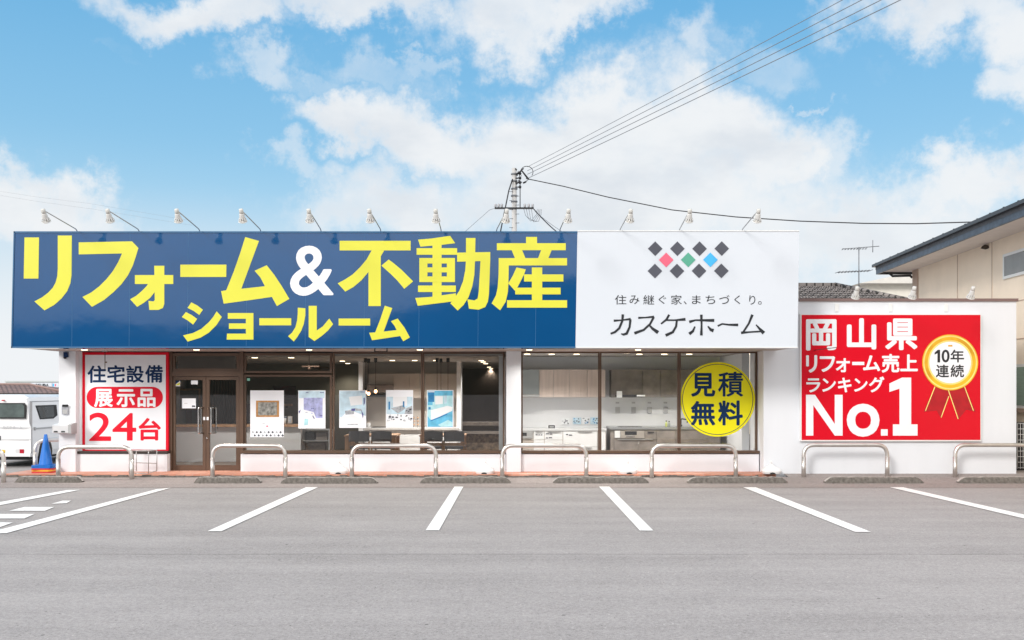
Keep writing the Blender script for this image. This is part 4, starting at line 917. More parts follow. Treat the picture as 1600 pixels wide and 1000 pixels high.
# stone-faced bar at the right of the left room
P_ = [('top_ledge',721,660,782,665,23.2,23.8,mat('brown stone',(.16,.13,.11),.6,var=.3,scale=12)),('shelf_board',721,674,782,678,23.1,23.6,mat('taupe board',(.22,.19,.17),.6)),('stone_face',722,678,782,712,23.3,23.6,mat('rough stone',(.19,.14,.10),.8,var=.6,scale=14,bump=.5))]
cab('stone_bar', 'low brown stone-faced bar in the dark right part of the left room', 'bar', P_)
# pendants
def pendant(px, pyb, Y, label, lit=True):
    r_ = thing('pendant_lamp', (X(px,Y), Y, 2.36), label, 'pendant lamp', 'pendant lamps over the tables'); zb_ = Z(pyb, Y); x = X(px,Y)
    g = G(); g.lathe([(0,.035),(-.085,.035),(-.09,.02)], (x,Y,2.36), seg=14); g.build('canopy', dark, r_)
    g = G(); g.tube([(x,Y,2.28),(x,Y,zb_+.07)], .004, 6); g.build('cord', dark, r_)
    g = G(); g.lathe([(.07,.012),(.055,.02),(.02,.02)], (x,Y,zb_), seg=12); g.build('socket', dark, r_)
    g = G(); g.lathe([(.03,.012),(.01,.028),(-.02,.034),(-.045,.02),(-.052,.004)], (x,Y,zb_), seg=14); g.build('bulb', bulbm, r_)
for px, pyb, Y, lb in ((571,612,19.9,'leftmost pendant bulb hanging beside the bathroom poster'),(576,614,20.3,'lower glowing pendant bulb beside the bathroom poster'),(587,610.5,19.9,'right pendant bulb of the left cluster, clear of the poster'),
                       (683,614,19.9,'left pendant of the cluster above the blue kitchen poster'),(689,622,20.3,'middle pendant of the cluster above the blue kitchen poster'),(700,620,19.9,'right pendant of the cluster above the blue kitchen poster')): pendant(px, pyb, Y, lb)
# tables and chairs
def table(pxa, pxb, Y, label):
    r_ = thing('dining_table', ((X(pxa,Y)+X(pxb,Y))/2, Y+.4, .11), label, 'table', 'dining tables'); a, b = X(pxa,Y), X(pxb,Y); zt_ = Z(680,Y)
    g = G(); g.box(a, Y, zt_-.035, b, Y+.8, zt_); g.build('table_top', wood, r_)
    for x in (a+.06, b-.06):
        for y in (Y+.05, Y+.75): g = G(); g.box(x-.045, y-.03, .11, x+.045, y+.03, zt_-.036); g.build('leg', wood, r_)
table(537.5, 619, 20.2, 'light wood dining table behind the bathroom poster'); table(655, 727, 20.2, 'light wood dining table below the blue kitchen poster')
def make_chair():
    r_ = thing('dining_chair', (0,0,0), 'x', 'chair')
    g = G(); prof = [(-.24,-.02,.50),(-.20,-.045,.50),(0,-.06,.50),(.20,-.045,.50),(.24,-.02,.50)]
    tops = [(x, y, .705+.02*math.cos(x*6)) for x, y, _ in prof]; n = len(prof)
    for k in range(n-1):
        a, b, c, d = prof[k], prof[k+1], tops[k+1], tops[k]; a_, b_, c_, d_ = [(p[0], p[1]+.045, p[2]) for p in (a,b,c,d)]
        g.face([a,b,c,d]); g.face([b_,a_,d_,c_]); g.face([d,c,c_,d_]); g.face([b,a,a_,b_])
    g.face([prof[0],tops[0],(tops[0][0],tops[0][1]+.045,tops[0][2]),(prof[0][0],prof[0][1]+.045,prof[0][2])]); g.face([prof[-1],(prof[-1][0],prof[-1][1]+.045,prof[-1][2]),(tops[-1][0],tops[-1][1]+.045,tops[-1][2]),tops[-1]])
    g.build('backrest', greyfab, r_)
    g = G(); g.box(-.23,.02,.34,.23,.46,.40); g.build('seat', greyfab, r_)
    g = G(); g.box(-.24,.01,.41,.24,.03,.47); g.build('back_rail', wood, r_)
    for x in (-.235,.235):
        for y in (.0,.44): g = G(); g.box(x-.018,y-.018,0,x+.018,y+.018,.52 if y < .1 else .36); g.build('leg', wood, r_)
    return r_
ch = make_chair()
for i, (px, lb) in enumerate(((561,'grey dining chair at the left table, left of two'),(596,'grey dining chair at the left table, right of two'),(676,'grey dining chair at the right table, left of two'),(709.5,'grey dining chair at the right table, right of two'))):
    o = ch if i == 0 else copy_tree(ch); o.location = (X(px,19.5),19.5,.11); o.scale = (.88,1,1); o.rotation_euler = (0,0,R([2,-3,1,-2][i])); tag(o, lb, 'chair', 'dining chairs')
# reception corner
P_ = [('counter_front',268,667,470,721.5,20.4,20.9,kwhite),('counter_top',266,664,472,667,20.33,21.0,wood)]
cab('reception_counter', 'white reception counter with wooden top behind the doors', 'counter', P_)
P_ = [('screen',427.5,603,461,621,24.3,24.38,dark),('wall_mount',440,608,448,616,24.38,24.49,galv)]
cab('television', 'black television on the dark wall above the white poster', 'television', P_)
P_ = [('shelf_unit',440,631,455,634.5,24.2,24.4,wood),('bracket',446,634.5,448,637,24.3,24.45,dark)]; cab('wall_shelf', 'small dark wall shelf below the television', 'shelf', P_)
r_ = thing('paper_cup_holder', (X(445,20.6),20.6,.95), 'white cup with blue band on the reception counter', 'cup'); zq = Z(664,20.33); g = G(); g.lathe([(0,.03),(.17,.04)], (X(445,20.6),20.6,zq), seg=14); g.build('cup_body', kwhite, r_); g = G(); g.lathe([(.14,.0395),(.165,.0415)], (X(445,20.6),20.6,zq), seg=14); g.build('band', navy, r_)
P_ = [('case',449.5,650.5,456,661.5,20.5,20.56,kgrey),('face',450.5,652,455,660,20.495,20.499,pg)]; cab('desk_clock', 'small pale desk stand on the reception counter', 'clock', P_)
# monitors and boxes behind counter
P_ = [('monitor_screen',382,631,392,660,21.3,21.34,dark),('stand_foot',384,660,390,664,21.3,21.42,dark)]; cab('monitor', 'dark monitor left of the white poster', 'monitor', P_)
P_ = [('bin_body',455,650,470,664,21.0,21.2,dark),('tray',455,648.5,470,650,20.98,21.22,rubber)]; cab('printer', 'black office machine on the reception counter', 'printer', P_)
r_ = thing('curtain', (X(345,24.2),24.2,.2), 'brown pleated curtain behind the right entrance door', 'curtain'); g = G(); n = 60; x0, x1 = X(325,24.2), X(372,24.2)
for k in range(n):
    xa, xb = x0+(x1-x0)*k/n, x0+(x1-x0)*(k+1)/n; ya_, yb_ = 24.2+.04*math.sin(k*1.1), 24.2+.04*math.sin((k+1)*1.1); g.face([(xa,ya_,.2),(xb,yb_,.2),(xb,yb_,2.2),(xa,ya_,2.2)])
g.build('pleated_cloth', curtainm, r_); g = G(); g.tube([(x0-.1,24.2,2.22),(x1+.1,24.2,2.22)], .015, 8); g.build('rail', dark, r_)
P_ = [('side_frame',474,671,475.5,709,20.6,21.0,galv),('side_frame',513,671,514.5,709,20.6,21.0,galv),('shelf',475.5,671,513,672.5,20.6,21.0,galv),('shelf',475.5,688,513,689.5,20.6,21.0,galv),('file_row',477,675,491,688,20.7,20.95,dark),('file_row',494,676,511,688,20.7,20.95,mat('taupe board',(.22,.19,.17),.6)),('file_row',478,692,508,709,20.7,20.95,mat('brown stone',(.16,.13,.11),.6))]
cab('metal_rack', 'grey metal rack filled with dark files right of the reception counter', 'rack', P_)
P_ = [('frame_edge',272,607,313,640,24.3,24.36,wood),('picture',275,610,310,637,24.29,24.299,greyfab)]; cab('wall_picture', 'dim framed panel on the wall behind the left entrance door', 'picture', P_)
w_ = G(); w_.box(XL+.2, 24.6, .11, X(300,24.5), 24.7, 2.36); B('interior_wall', w_, brownwall)

# ------------------------------------------------------------------ neighbour house on the right
def wx(Y): return 10.6+.08*(Y-19.2)
nh = thing('neighbour_house', (13,20,0), 'cream two-storey house with deep dark-edged eave rising at the right', 'house')
g = G(); y0, y1 = 12.0, 26.0; g.prism([(0,0)]*0 or [(wx(y0),-.5),(wx(y0)+7,-.5),(wx(y0)+7,5.06),(wx(y0),5.06)], y0, y0+.02) if False else None
g.face([(wx(y0),y0,-.5),(wx(y0),y0,5.06),(wx(y1),y1,5.06),(wx(y1),y1,-.5)]); g.face([(wx(y1),y1,-.5),(wx(y1),y1,5.06),(wx(y1)+7,y1-.5,5.06),(wx(y1)+7,y1-.5,-.5)]); g.face([(wx(y0)+7,y0-.5,-.5),(wx(y0)+7,y0-.5,5.06),(wx(y0),y0,5.06),(wx(y0),y0,-.5)])
g.build('wall', cream, nh)
def oblique(a_y, b_y, z0, z1, off0, off1):     # a box following the wall's direction, off = metres in front of the wall (toward -x)
    g = G(); c = [(wx(a_y)-off0,a_y),(wx(b_y)-off0,b_y),(wx(b_y)-off1,b_y),(wx(a_y)-off1,a_y)]
    lo = [(x,y,z0) for x,y in c]; hi = [(x,y,z1) for x,y in c]
    g.face(lo); g.face(hi[::-1])
    for k in range(4): g.face([lo[(k+1)%4], lo[k], hi[k], hi[(k+1)%4]])
    return g
oblique(25.62, 26.03, -.5, 5.055, -.05, .025).build('corner_trim', creamtrim, nh)
for yy in (20.95, 22.9): oblique(yy, yy+.03, 0, 5.05, -.02, .006).build('siding_joint', creamtrim, nh)
for zz in (3.55, 2.75): oblique(12, 25.6, zz, zz+.012, -.02, .012).build('trim_band', creamtrim, nh)
OV = .90
oblique(12, 26.35, 4.99, 5.05, -4, OV-.03).build('eave_soffit', eavem, nh)
rf = G()
a_, b_ = 11.5, 26.45
e0, e1 = (wx(a_)-OV-.02, a_), (wx(b_)-OV-.02, b_); r0, r1 = (wx(a_)+3.2, a_-.3), (wx(b_)+2.2, b_-3.2)
rf.face([(e0[0],e0[1],5.22),(e1[0],e1[1],5.22),(r1[0],r1[1],6.2),(r0[0],r0[1],6.2)][::-1]); rf.face([(e1[0],e1[1],5.22),(e1[0]+8.4,e1[1]-.6,5.22),(r1[0],r1[1],6.2)][::-1])
rf.face([(e0[0],e0[1],5.06),(e1[0],e1[1],5.06),(e1[0],e1[1],5.22),(e0[0],e0[1],5.22)])
roof = rf.build('roof', mat('dark roof slate', (.09,.09,.10), .6, var=.25, scale=8), nh)
oblique(11.5, 26.42, 4.93, 5.14, OV-.03, OV+.015).build('fascia_board', navyfascia, roof)
gt = G(); prof = [(0,.0),(.09,.0),(.12,.05),(.12,.10),(.0,.10)]
gtp = oblique(11.5, 26.5, 5.14, 5.215, OV-.0, OV+.11); gtp.build('gutter', gutterm, roof)
rt = G()
yy = 12.0
while yy < 26.3:
    q = oblique(yy, yy+.05, 5.215, 5.245, OV-.3, OV+.07); n0 = len(rt.v); rt.v += q.v; rt.f += [tuple(k+n0 for k in f_) for f_ in q.f]; rt.m += q.m; rt.s += q.s; yy += .62
rt.build('roof_tile_ridges', gutterm, roof)
g = G(); g.box(e1[0]+.06, 26.36, 4.93, e1[0]+6, 26.44, 5.14); g.build('rear_fascia', gutterm, roof)
g = G(); g.tube([(wx(26)-.55,26.3,4.95),(wx(26)-.5,26.2,4.86),(wx(26)-.05,26.1,4.86),(wx(26)+.0,26.08,4.80)], .035, 8); g.build('drain_pipe', gutterm, nh)
# swallow nest stain under eave
g = G(); g.lathe([(0,.0),(.03,.10),(.08,.07),(.11,.02)], (wx(21.2)-.05,21.2,4.86), seg=10); g.build('nest', mat('mud nest', (.10,.08,.06), .95, var=.4, scale=30, bump=.6), nh)
def owin(ya, yb, z0, z1, gm):
    fr = oblique(ya, yb, z0, z1, -.02, .035).build('window', white_metal, nh); oblique(ya+.07, yb-.07, z0+.06, z1-.06, .0, .038).build('pane', gm, fr)
owin(16.3, 20.35, 4.08, 4.62, mat('grey house pane', (.22,.22,.215), .25, var=.1)); owin(15.6, 20.0, 1.30, 2.22, mat('green curtain pane', (.22,.34,.27), .3, var=.15, scale=6, stretch=(1,1,9)))
oblique(15.6, 20.1, 1.22, 1.30, -.02, .08).build('sill', creamtrim, nh)
# fence beside the wall end
r_ = thing('mesh_fence', (X(1592,18.6),18.6,.09), 'white wire mesh fence by the end of the white wall', 'fence'); g = G()
for k in range(12): x = X(1590,18.6)+k*.055; g.tube([(x,18.6,.12),(x,18.6,1.02)], .006, 5)
g.build('vertical_wires', white_metal, r_); g = G()
for k in range(9): z = .14+k*.11; g.tube([(X(1589.5,18.6),18.6,z),(X(1589.5,18.6)+.7,18.6,z)], .006, 5)
g.build('horizontal_wires', white_metal, r_); g = G(); g.box(X(1589,18.6),18.66,.0,X(1589,18.6)+.9,18.72,1.04); g.build('gap_shade_sheet', mat('dark gap', (.03,.028,.03), .9), r_)  # dark sheet added to stand in for the shade behind the mesh

# tile-roofed house behind the wing
r_ = thing('tiled_roof_house', (14,34,0), 'low house with grey tiled roof behind the white wing wall', 'house')
Yh = 33.0; g = G(); g.box(X(1200,Yh), Yh, -1, X(1418,Yh), Yh+7, Z(469,Yh)-.15); g.build('wall', cream, r_)
ro = G(); za, zr = Z(478,Yh), Z(448,Yh+3.5)
NX = 90; xa, xb = X(1190,Yh), X(1431,Yh)
for k in range(NX):        # corrugated pantile courses
    for m_ in range(8):
        t0, t1 = m_/8, (m_+1)/8; u0, u1 = k/NX, (k+1)/NX
        def pt(u, t, ex): 
            sh_ = 1.6*t; x = xa+(xb-xa-sh_)*u; return (x, Yh-.6+4.1*t, za+(zr-za)*t+.05*abs(math.sin(u*NX*math.pi/2))+ex)
        ro.face([pt(u0,t0,.03), pt(u1,t0,.03), pt(u1,t1,0), pt(u0,t1,0)], 0); 
ro.face([(xa,Yh-.6,za),(xb,Yh-.6,za),(xb,Yh-.6,za-.2),(xa,Yh-.6,za-.2)][::-1]); ro.face([(xb,Yh-.6,za),(xb,Yh+8,za),(xb-1.6,Yh+3.5,zr)])
ro.face([(xa,Yh+3.5,zr),(xb-1.6,Yh+3.5,zr),(xb,Yh+8,za),(xa,Yh+8,za)]); roo = ro.build('roof', rooft, r_)
g = G(); g.box(xa, Yh+3.38, zr-.02, xb-1.6, Yh+3.62, zr+.14); g.build('ridge_cap', rooft, roo)
g = G(); g.tube([(xb-1.65,Yh+3.5,zr+.08),(xb-.05,Yh-.55,za+.06)], .09, 8); g.build('hip_ridge', rooft, roo)
# antenna
Ya = 36.0; r_ = thing('television_antenna', (X(1342,Ya),Ya,Z(455,Ya)), 'tall thin television antenna on the tiled roof', 'antenna'); xm = X(1342,Ya)
g = G(); g.tube([(xm,Ya,Z(462,Ya)),(xm,Ya,Z(386,Ya))], .022, 8); g.build('mast', lead, r_)
g = G(); g.tube([(X(1316,Ya),Ya,Z(389,Ya)),(X(1369,Ya),Ya-.3,Z(386.5,Ya))], .016, 6); g.tube([(X(1359,Ya),Ya-.3,Z(377,Ya)),(X(1359,Ya),Ya-.3,Z(396,Ya))], .016, 6)
for k in range(9): px = 1317+k*4.5; g.tube([(X(px,Ya),Ya-.12,Z(389-k*.15,Ya)),(X(px,Ya),Ya+.12,Z(389-k*.15,Ya)-.02)], .012, 5); g.tube([(X(px,Ya),Ya,Z(387.7,Ya)),(X(px,Ya),Ya,Z(390,Ya))], .012, 5)
g.build('upper_boom', lead, r_)
g = G(); g.tube([(X(1308,Ya),Ya,Z(425.5,Ya)),(X(1360,Ya),Ya,Z(423,Ya))], .016, 6)
for k in range(11): px = 1309+k*5; g.tube([(X(px,Ya),Ya-.3,Z(425.3-k*.24,Ya)),(X(px,Ya),Ya+.3,Z(425.3-k*.24,Ya))], .012, 5)
g.build('lower_boom', lead, r_)
g = G()
for dx, dy in ((-.5,-.5),(.5,-.5),(.5,.5),(-.5,.5)): g.tube([(xm,Ya,Z(450,Ya)),(xm+dx,Ya+dy,Z(462,Ya)-.1)], .014, 5)
g.build('foot_stays', lead, r_)
r_ = thing('far_cream_house', (X(1390,60),60,0), 'pale cream gabled house far behind the antenna', 'house'); Yh = 60
g = G(); g.box(X(1355,Yh),Yh,-3.5,X(1440,Yh),Yh+8,Z(442,Yh)); g.build('wall', mat('pale cream wall',(.74,.70,.62),.8), r_)
g = G(); g.prism([(X(1338,Yh),Z(444,Yh)),(X(1445,Yh),Z(444,Yh)),(X(1445,Yh),Z(424,Yh)),(X(1425,Yh),Z(426,Yh))], Yh-.6, Yh+8); g.build('roof', mat('pale grey cream roof',(.68,.65,.60),.7), r_)

# ------------------------------------------------------------------ utility pole and wires
Yp = 45.0; xp = X(803.5,Yp)
up = thing('utility_pole', (xp,Yp,-2), 'grey concrete utility pole with crossarm behind the blue sign', 'utility pole')
g = G(); g.tube([(xp,Yp,-3.4),(xp,Yp,Z(263,Yp))], [.17,.115], 16); g.build('post', polec, up)
g = G(); za = Z(326,Yp); g.box(X(773,Yp),Yp-.14,za-.04,X(834,Yp),Yp-.06+.0,za+.04); g.build('crossarm', dark, up)
ins = G()
for px in (774,779,784,820,826,832): ins.lathe([(0,.03),(.05,.07),(.08,.05),(.11,.07),(.15,.06),(.19,.02)], (X(px,Yp),Yp-.1,za+.04), seg=10)
ins.build('crossarm_insulators', mat('insulator porcelain',(.45,.45,.47),.3), up)
g = G()
for py in (272,279,286,293): 
    g.lathe([(0,.03),(.06,.085),(.10,.085),(.14,.04)], (xp+.20,Yp-.1,Z(py,Yp)), (1,-.2,0), seg=10)
    g.box(xp+.05,Yp-.13,Z(py,Yp)-.02,xp+.22,Yp-.07,Z(py,Yp)+.02)
g.build('rack_insulators', dark, up)
g = G()
for py in (273,284,296,307,316): g.lathe([(0,.16),(.06,.16)], (xp,Yp,Z(py,Yp)), seg=14)
for k in range(9): g.tube([(xp-.02,Yp-.1,Z(300+k*7,Yp)),(xp+(.24 if k%2 else -.24),Yp-.1,Z(300+k*7,Yp))], .015, 5)
g.build('bands_and_steps', lead, up)
g = G(); g.tube([(X(823,Yp)+.3*math.cos(t*.35-.6),Yp-.2,Z(271,Yp)+.28*math.sin(t*.35-.6)+.02) for t in range(0,11)], .018, 6)
rq = random.Random(4)
for k in range(16):
    a0 = Vector((X(806+rq.random()*16,Yp), Yp-.2, Z(266+rq.random()*24,Yp))); g.tube([a0, a0+Vector((rq.uniform(-.16,.16), 0, rq.uniform(-.14,.14)))], rq.uniform(.015,.045), 6)
g.tube([(xp+.1,Yp-.2,Z(274,Yp)),(X(815,Yp),Yp-.2,Z(268,Yp)),(X(826,Yp),Yp-.2,Z(282,Yp))], .05, 6)
g.tube([(xp+.28,Yp-.15,Z(283,Yp)),(xp+.28,Yp-.15,Z(325,Yp))], .022, 6); g.build('jumper_cables', cable, up)
g = G(); g.tube([(xp-.08,Yp-.15,Z(281,Yp)),(X(795,Yp),Yp-.3,Z(300,Yp)),(X(782,Yp),Yp-2,Z(366,Yp-2))], .03, 6); g.build('guy_cable', cable, up)
g = G()
for k in range(4):
    a = X(818+k*4,Yp); g.tube([(a,Yp-.1,za), (a+.1,Yp-.1,za-.35-.1*k), (a+.35,Yp-.1,za-.62), (a+.62-.05*k,Yp-.1,za-.3), (a+.66-.06*k,Yp-.1,za-.05)], .014, 5)
g.build('drop_loops', lead, up)
def wire(name, pts, rad, m_, label, catg='wire', group=None, sag=0.0, n=40):
    P = [Vector(p) for p in pts]; out = []
    for i in range(len(P)-1):
        for k in range(n+(1 if i == len(P)-2 else 0)):
            t = k/n; q = P[i].lerp(P[i+1], t); q.z -= 4*sag*t*(1-t); out.append(q)
    g = G(); g.tube(out, rad, 6); return tag(g.build(name, m_, None), label, catg, group)
for k, (pa_, pe, ad) in enumerate(((261,(1305,0),'topmost'),(267,(1335,0),'second highest'),(272.5,(1365,0),'third highest'),(279,(1395,0),'lowest'))):
    Ye = 24.8+k*.3; A = Vector((X(824,Yp), Yp-.3, Z(pa_+2,Yp))); Bq = Vector((X(pe[0],Ye), Ye, Z(pe[1],Ye))); d = Bq-A
    wire('power_line', [A, A+d*1.9], .010+.001*k, lead, ad+' of four parallel power lines rising from the pole to the upper right', 'power line', 'parallel power lines', sag=.10)
pts = []
for px, py in ((822,279),(880,291),(950,308),(1050,328),(1150,339),(1250,345.5),(1350,349),(1430,349.5),(1515,347),(1560,345)):
    t = (px-822)/(1560-822); Y = 44.8-10*t; pts.append(Vector((X(px,Y),Y,Z(py,Y))))
wire('service_cable', pts, .024, cable, 'thick black twisted service cable sagging from pole to the house roof', 'cable', n=6)
wire('drop_cable', [(X(834,Yp),Yp-.2,Z(328,Yp)),(X(872,Yp-3),Yp-3,Z(364,Yp-3))], .025, cable, 'dark drop cable descending right from the crossarm', 'cable', sag=.05)
wire('drop_cable', [(X(836,Yp),Yp-.1,Z(331,Yp)),(X(885,Yp-3),Yp-3,Z(366,Yp-3))], .012, lead, 'thin pale drop wire descending right beside the dark cable', 'cable', sag=.05)
wire('drop_cable', [(X(773,Yp),Yp-.1,Z(326,Yp)),(X(765,Yp),Yp-.3,Z(330,Yp)),(X(722,Yp-5),Yp-5,Z(366,Yp-5))], .010, lead, 'thin wire descending left from the crossarm', 'cable')
wire('far_wire', [(X(-20,70),70,Z(296,70)),(X(60,70),70,Z(308,70)),(X(140,70),70,Z(318,70)),(X(300,66),66,Z(345,66))], .005, lead, 'upper faint far wire in front of the left cloud', 'wire')
wire('far_wire', [(X(-20,70),70,Z(302,70)),(X(60,70),70,Z(315,70)),(X(140,70),70,Z(326,70)),(X(300,66),66,Z(352,66))], .005, lead, 'lower faint far wire in front of the left cloud', 'wire')

# ------------------------------------------------------------------ white van
VX, VY = X(49, 20.3), 20.3      # rear right corner
WV = 1.42; vt = 1.575
van = thing('delivery_van', (VX-WV/2, VY+1.6, 0), 'small white van parked with its tail to the lot at the left edge', 'van')
g = G()   # body: cross-section loops lofted along the length
def loop(y, top, inset, zb_=.22):
    xl, xr = VX-WV, VX; s = inset
    return [(xl+.02,y,zb_),(xr-.02,y,zb_),(xr,y,.34),(xr,y,.86),(xr-.03-s*.3,y,.95),(xr-.075-s,y,top-.16),(xr-.12-s,y,top-.06),(xr-.24-s,y,top),(xl+.24+s,y,top),(xl+.12+s,y,top-.06),(xl+.075+s,y,top-.16),(xl+.03+s*.3,y,.95),(xl,y,.86),(xl,y,.34)]
ls = [loop(VY+.05,vt-.03,.02,.26), loop(VY+.12,vt,.0), loop(VY+.6,vt+.01,0), loop(VY+2.2,vt,0), loop(VY+2.75,vt-.08,.02), loop(VY+3.15,.98,.06), loop(VY+3.3,.72,.08)]
rear = [(x, VY+.0 if z < .9 else VY+.05*(z-.9)/.6, z) for x, y, z in ls[0]]
rear = [(x*1+0, y, z) for x, y, z in rear]
allv = [[(VX-WV/2+(x-(VX-WV/2))*.985, y, z) for x, y, z in rear]]+ls
for r0, r1 in zip(allv[:-1], allv[1:]):
    for k in range(14): g.face([r0[(k+1)%14], r0[k], r1[k], r1[(k+1)%14]])
g.face(allv[0]); g.face(allv[-1][::-1]); body = g.build('body', vanw, van)
f = G(); f.prism([(VX-1.30,1.06),(VX-.13,1.06),(VX-.12,1.34),(VX-.17,1.40),(VX-1.25,1.40),(VX-1.30,1.34)], VY-.006, VY+.06); rw_ = f.build('rear_window', rubber, van)
f = G(); f.prism([(VX-1.27,1.09),(VX-.155,1.09),(VX-.15,1.33),(VX-.19,1.375),(VX-1.23,1.375),(VX-1.27,1.33)], VY-.009, VY-.007); f.build('rear_pane', mat('pale green car glass', (.07,.095,.09), .06, var=.35, scale=4, spec=.9), rw_)
f = G(); f.box(VX-.64,VY-.012,Z(626.5,VY),X(6,VY),VY+.03,Z(624.5,VY)); f.build('brake_light', mat('dull red lens',(.5,.03,.04),.3), van)
f = G(); f.box(VX-.34,VY-.012,Z(711,VY),X(31,VY),VY,Z(702,VY)); f.build('reverse_lamp', mat('pale lens',(.65,.65,.65),.2), van)
f = G(); f.box(X(31.2,VY),VY-.014,Z(711,VY),X(37.5,VY),VY,Z(702,VY)); f.build('tail_light', mat('red lens',(.45,.01,.03),.2), van)
f = G(); f.box(X(-22,VY),VY-.012,Z(713,VY),X(8,VY),VY,Z(703,VY)); pl_ = f.build('number_plate', mat('yellow plate',(.85,.55,.03),.4), van)
f = Flat(VY-.013)
for k, px in enumerate((-17,-12,-6,-1,4)): f.glyph('48 27'[k] if '48 27'[k] != ' ' else '-', px, 706, px+3.2, 712 if k != 2 else 707, .02)
f.build('plate_number', mat('green plate ink',(.02,.10,.04),.5), pl_)
f = G(); f.box(VX-WV+.03,VY-.03,.24,VX-.01,VY+.02,.31); f.build('bumper', vanw, van)
f = G(); f.box(VX-WV+.05,VY-.004,.60,VX-.012,VY+.01,.606); f.box(VX-WV+.05,VY-.004,.86,VX-.012,VY+.01,.864); f.build('hatch_gap', mat('panel gap grey',(.25,.25,.26),.6), van)
f = Flat(VY-.006)
for k, ch_ in enumerate('カスケホーム'): f.glyph(ch_, 4+k*5.3, 665.5 if ch_ != 'ー' else 668, 8.4+k*5.3, 670 if ch_ != 'ー' else 668.7, .01)
for k, ch_ in enumerate('1234'[:0]): pass
f.build('name_lettering', mat('pale grey print',(.45,.46,.48),.5), van)
f = G(); f.box(X(-8,VY),VY-.012,Z(688,VY),X(1,VY),VY,Z(681,VY)); f.build('hatch_handle', dark, van)
# side: sliding door seam, rail, window, wheel
VS = VX+.002
def side(pts, th=.004): 
    q = G(); q.prismx([(VY+a, b) for a, b in pts], VS-.05, VS+th); return q
q = side([(.02,.30),(.028,.30),(.028,1.42),(.02,1.42)], .003); q.build('door_seam', MATS['panel gap grey'], van)
# side window leans with the body, so it is a slab following the upper side
def sidew(pts, off):
    n_ = Vector((1,0,.13)).normalized(); g = G(); out = []
    for a, b in pts:
        xs_ = VX-.03-(b-.95)*(.045/(vt-.16-.95)); out.append((xs_+off, VY+a, b))
    g.face(out); inn = [(x-.03, y, z) for x, y, z in out]; n = len(out)
    for k in range(n): g.face([out[(k+1)%n], out[k], inn[k], inn[(k+1)%n]])
    return g
q = sidew([(.30,1.34),(.44,1.03),(1.05,1.03),(1.25,1.10),(1.25,1.34)][::-1], .006); sw = q.build('side_window', rubber, van)
q = sidew([(.36,1.31),(.48,1.06),(1.02,1.06),(1.10,1.10),(1.10,1.31)][::-1], .009); q.build('side_pane', vanglass, sw)
q = sidew([(.10,1.42),(2.0,1.42),(2.0,1.435),(.10,1.435)][::-1], .004); q.build('roof_rail_seam', MATS['panel gap grey'], van)
q = G(); q.box(VS-.02,VY+.12,.82,VS+.012,VY+1.8,.85); q.box(VS-.02,VY+.10,.80,VS+.02,VY+.16,.87); q.build('slide_rail', galv, van)
q = G(); q.lathe([(-.12,.30),(.002,.30)], (VS-.001,VY+.62,.30), (1,0,0), 28); q.build('wheel_arch', rubber, van)
for k, (yy, sx) in enumerate(((VY+.62,1),(VY+2.7,1),(VY+.62,-1),(VY+2.7,-1))):
    xc = VX-.14 if sx == 1 else VX-WV+.14
    q = G(); q.lathe([(-.07,.20),(-.07,.25),(-.05,.265),(.05,.265),(.075,.25),(.075,.18)], (xc+sx*.09,yy,.265), (sx,0,0), 28); wh = q.build('wheel', rubber, van)
    q = G(); q.lathe([(.03,.17),(.10,.17),(.105,.15),(.085,.13),(.09,.05),(.10,.03)], (xc+sx*.075,yy,.265), (sx,0,0), 24); q.build('rim', galv, wh)
    q = G()
    for j in range(10): a = 2*math.pi*j/10; q.lathe([(0,.022),(.004,.022)], (xc+sx*.172,yy+.105*math.cos(a),.265+.105*math.sin(a)), (sx,0,0), 8)
    q.build('rim_slots', dark, wh)
q = G(); q.box(VX-WV+.1,VY+.1,.16,VX-.1,VY+3,.26); q.build('underbody', rubber, van)
q = G(); q.box(VX-.03,VY+3.0-.9,1.0,VX+.1,VY+2.2,1.16); q.build('side_mirror', dark, van)

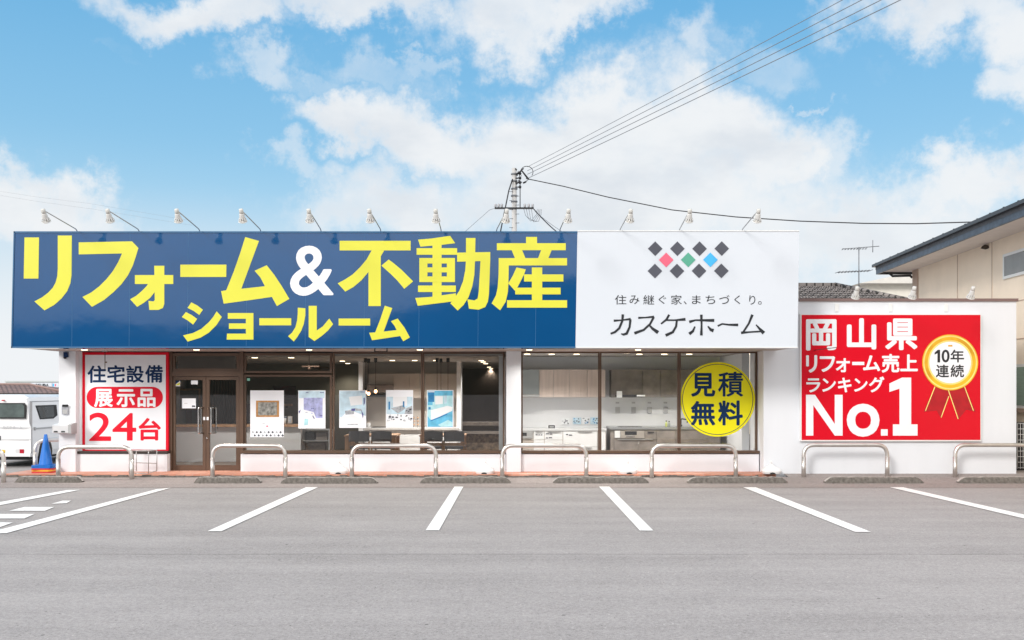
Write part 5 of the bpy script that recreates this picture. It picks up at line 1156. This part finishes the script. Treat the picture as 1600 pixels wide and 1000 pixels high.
# ------------------------------------------------------------------ far left: brown roofed house and the workshop with a sign
Yh = 62
r_ = thing('brown_roof_house', (X(30,Yh),Yh,-3.5), 'low house with reddish brown tiled roof behind the van', 'house')
g = G(); g.box(X(-80,Yh),Yh,-3.5,X(105,Yh),Yh+6,Z(616,Yh)); g.build('wall', mat('pale house wall',(.6,.58,.55),.8), r_)
g = G(); za, zr = Z(614,Yh-.5), Z(601,Yh+3)
xa, xk, xb = X(-90,Yh), X(46,Yh+3)-.6, X(112,Yh)
g.face([(xa,Yh-.5,za),(xb,Yh-.5,za-.02),(xk+.6,Yh+3,zr),(xa,Yh+3,zr)]); g.face([(xb,Yh-.5,za-.02),(xb,Yh+6.5,za),(xk+.6,Yh+3,zr)]); g.face([(xa,Yh+3,zr),(xk+.6,Yh+3,zr),(xb,Yh+6.5,za),(xa,Yh+6.5,za)]); g.face([(xa,Yh-.5,za-.12),(xb,Yh-.5,za-.12),(xb,Yh-.5,za-.02),(xa,Yh-.5,za)])
g.build('roof', rooft2, r_)
g = G(); g.tube([(xa,Yh+3,zr+.03),(xk+.6,Yh+3,zr+.03),(xb,Yh-.5,za+.03)], .08, 8); g.build('ridge_cap', mat('ridge brown',(.30,.2,.18),.7), r_)
Yh = 95
r_ = thing('workshop_building', (X(60,Yh),Yh,-3.5), 'long pale building with a dark-lettered sign far behind the van', 'building')
g = G(); g.box(X(8,Yh),Yh,-3.5,X(130,Yh),Yh+15,Z(597,Yh)); g.build('wall', mat('pale grey cladding',(.60,.62,.60),.7,var=.05), r_)
g = G(); g.box(X(8,Yh),Yh-.1,Z(596.8,Yh),X(130,Yh),Yh+15.1,Z(595,Yh)); g.build('roof_edge', mat('light roof edge',(.50,.53,.52),.6), r_)
g = G(); g.box(X(50,Yh),Yh-.2,Z(605.5,Yh),X(93,Yh),Yh-.05,Z(598,Yh)); sg = g.build('sign_board', whitesign, r_)
f = Flat(Yh-.21)
for k, ch_ in enumerate('OSUBA'): f.glyph(ch_, 55+k*4.2, 599.6, 59+k*4.2, 603.6, .07)
f.build('dark_lettering', black, sg)
f = Flat(Yh-.21); f.rect(82.3,599.3,84.3,604,0); f.rect(85.7,600,87.6,603.5,1); f.rect(81.2,598.5,81.7,605,2); f.build('colour_marks', [cyanv, pinkv, ink], sg)
print('objects', len(bpy.data.objects))
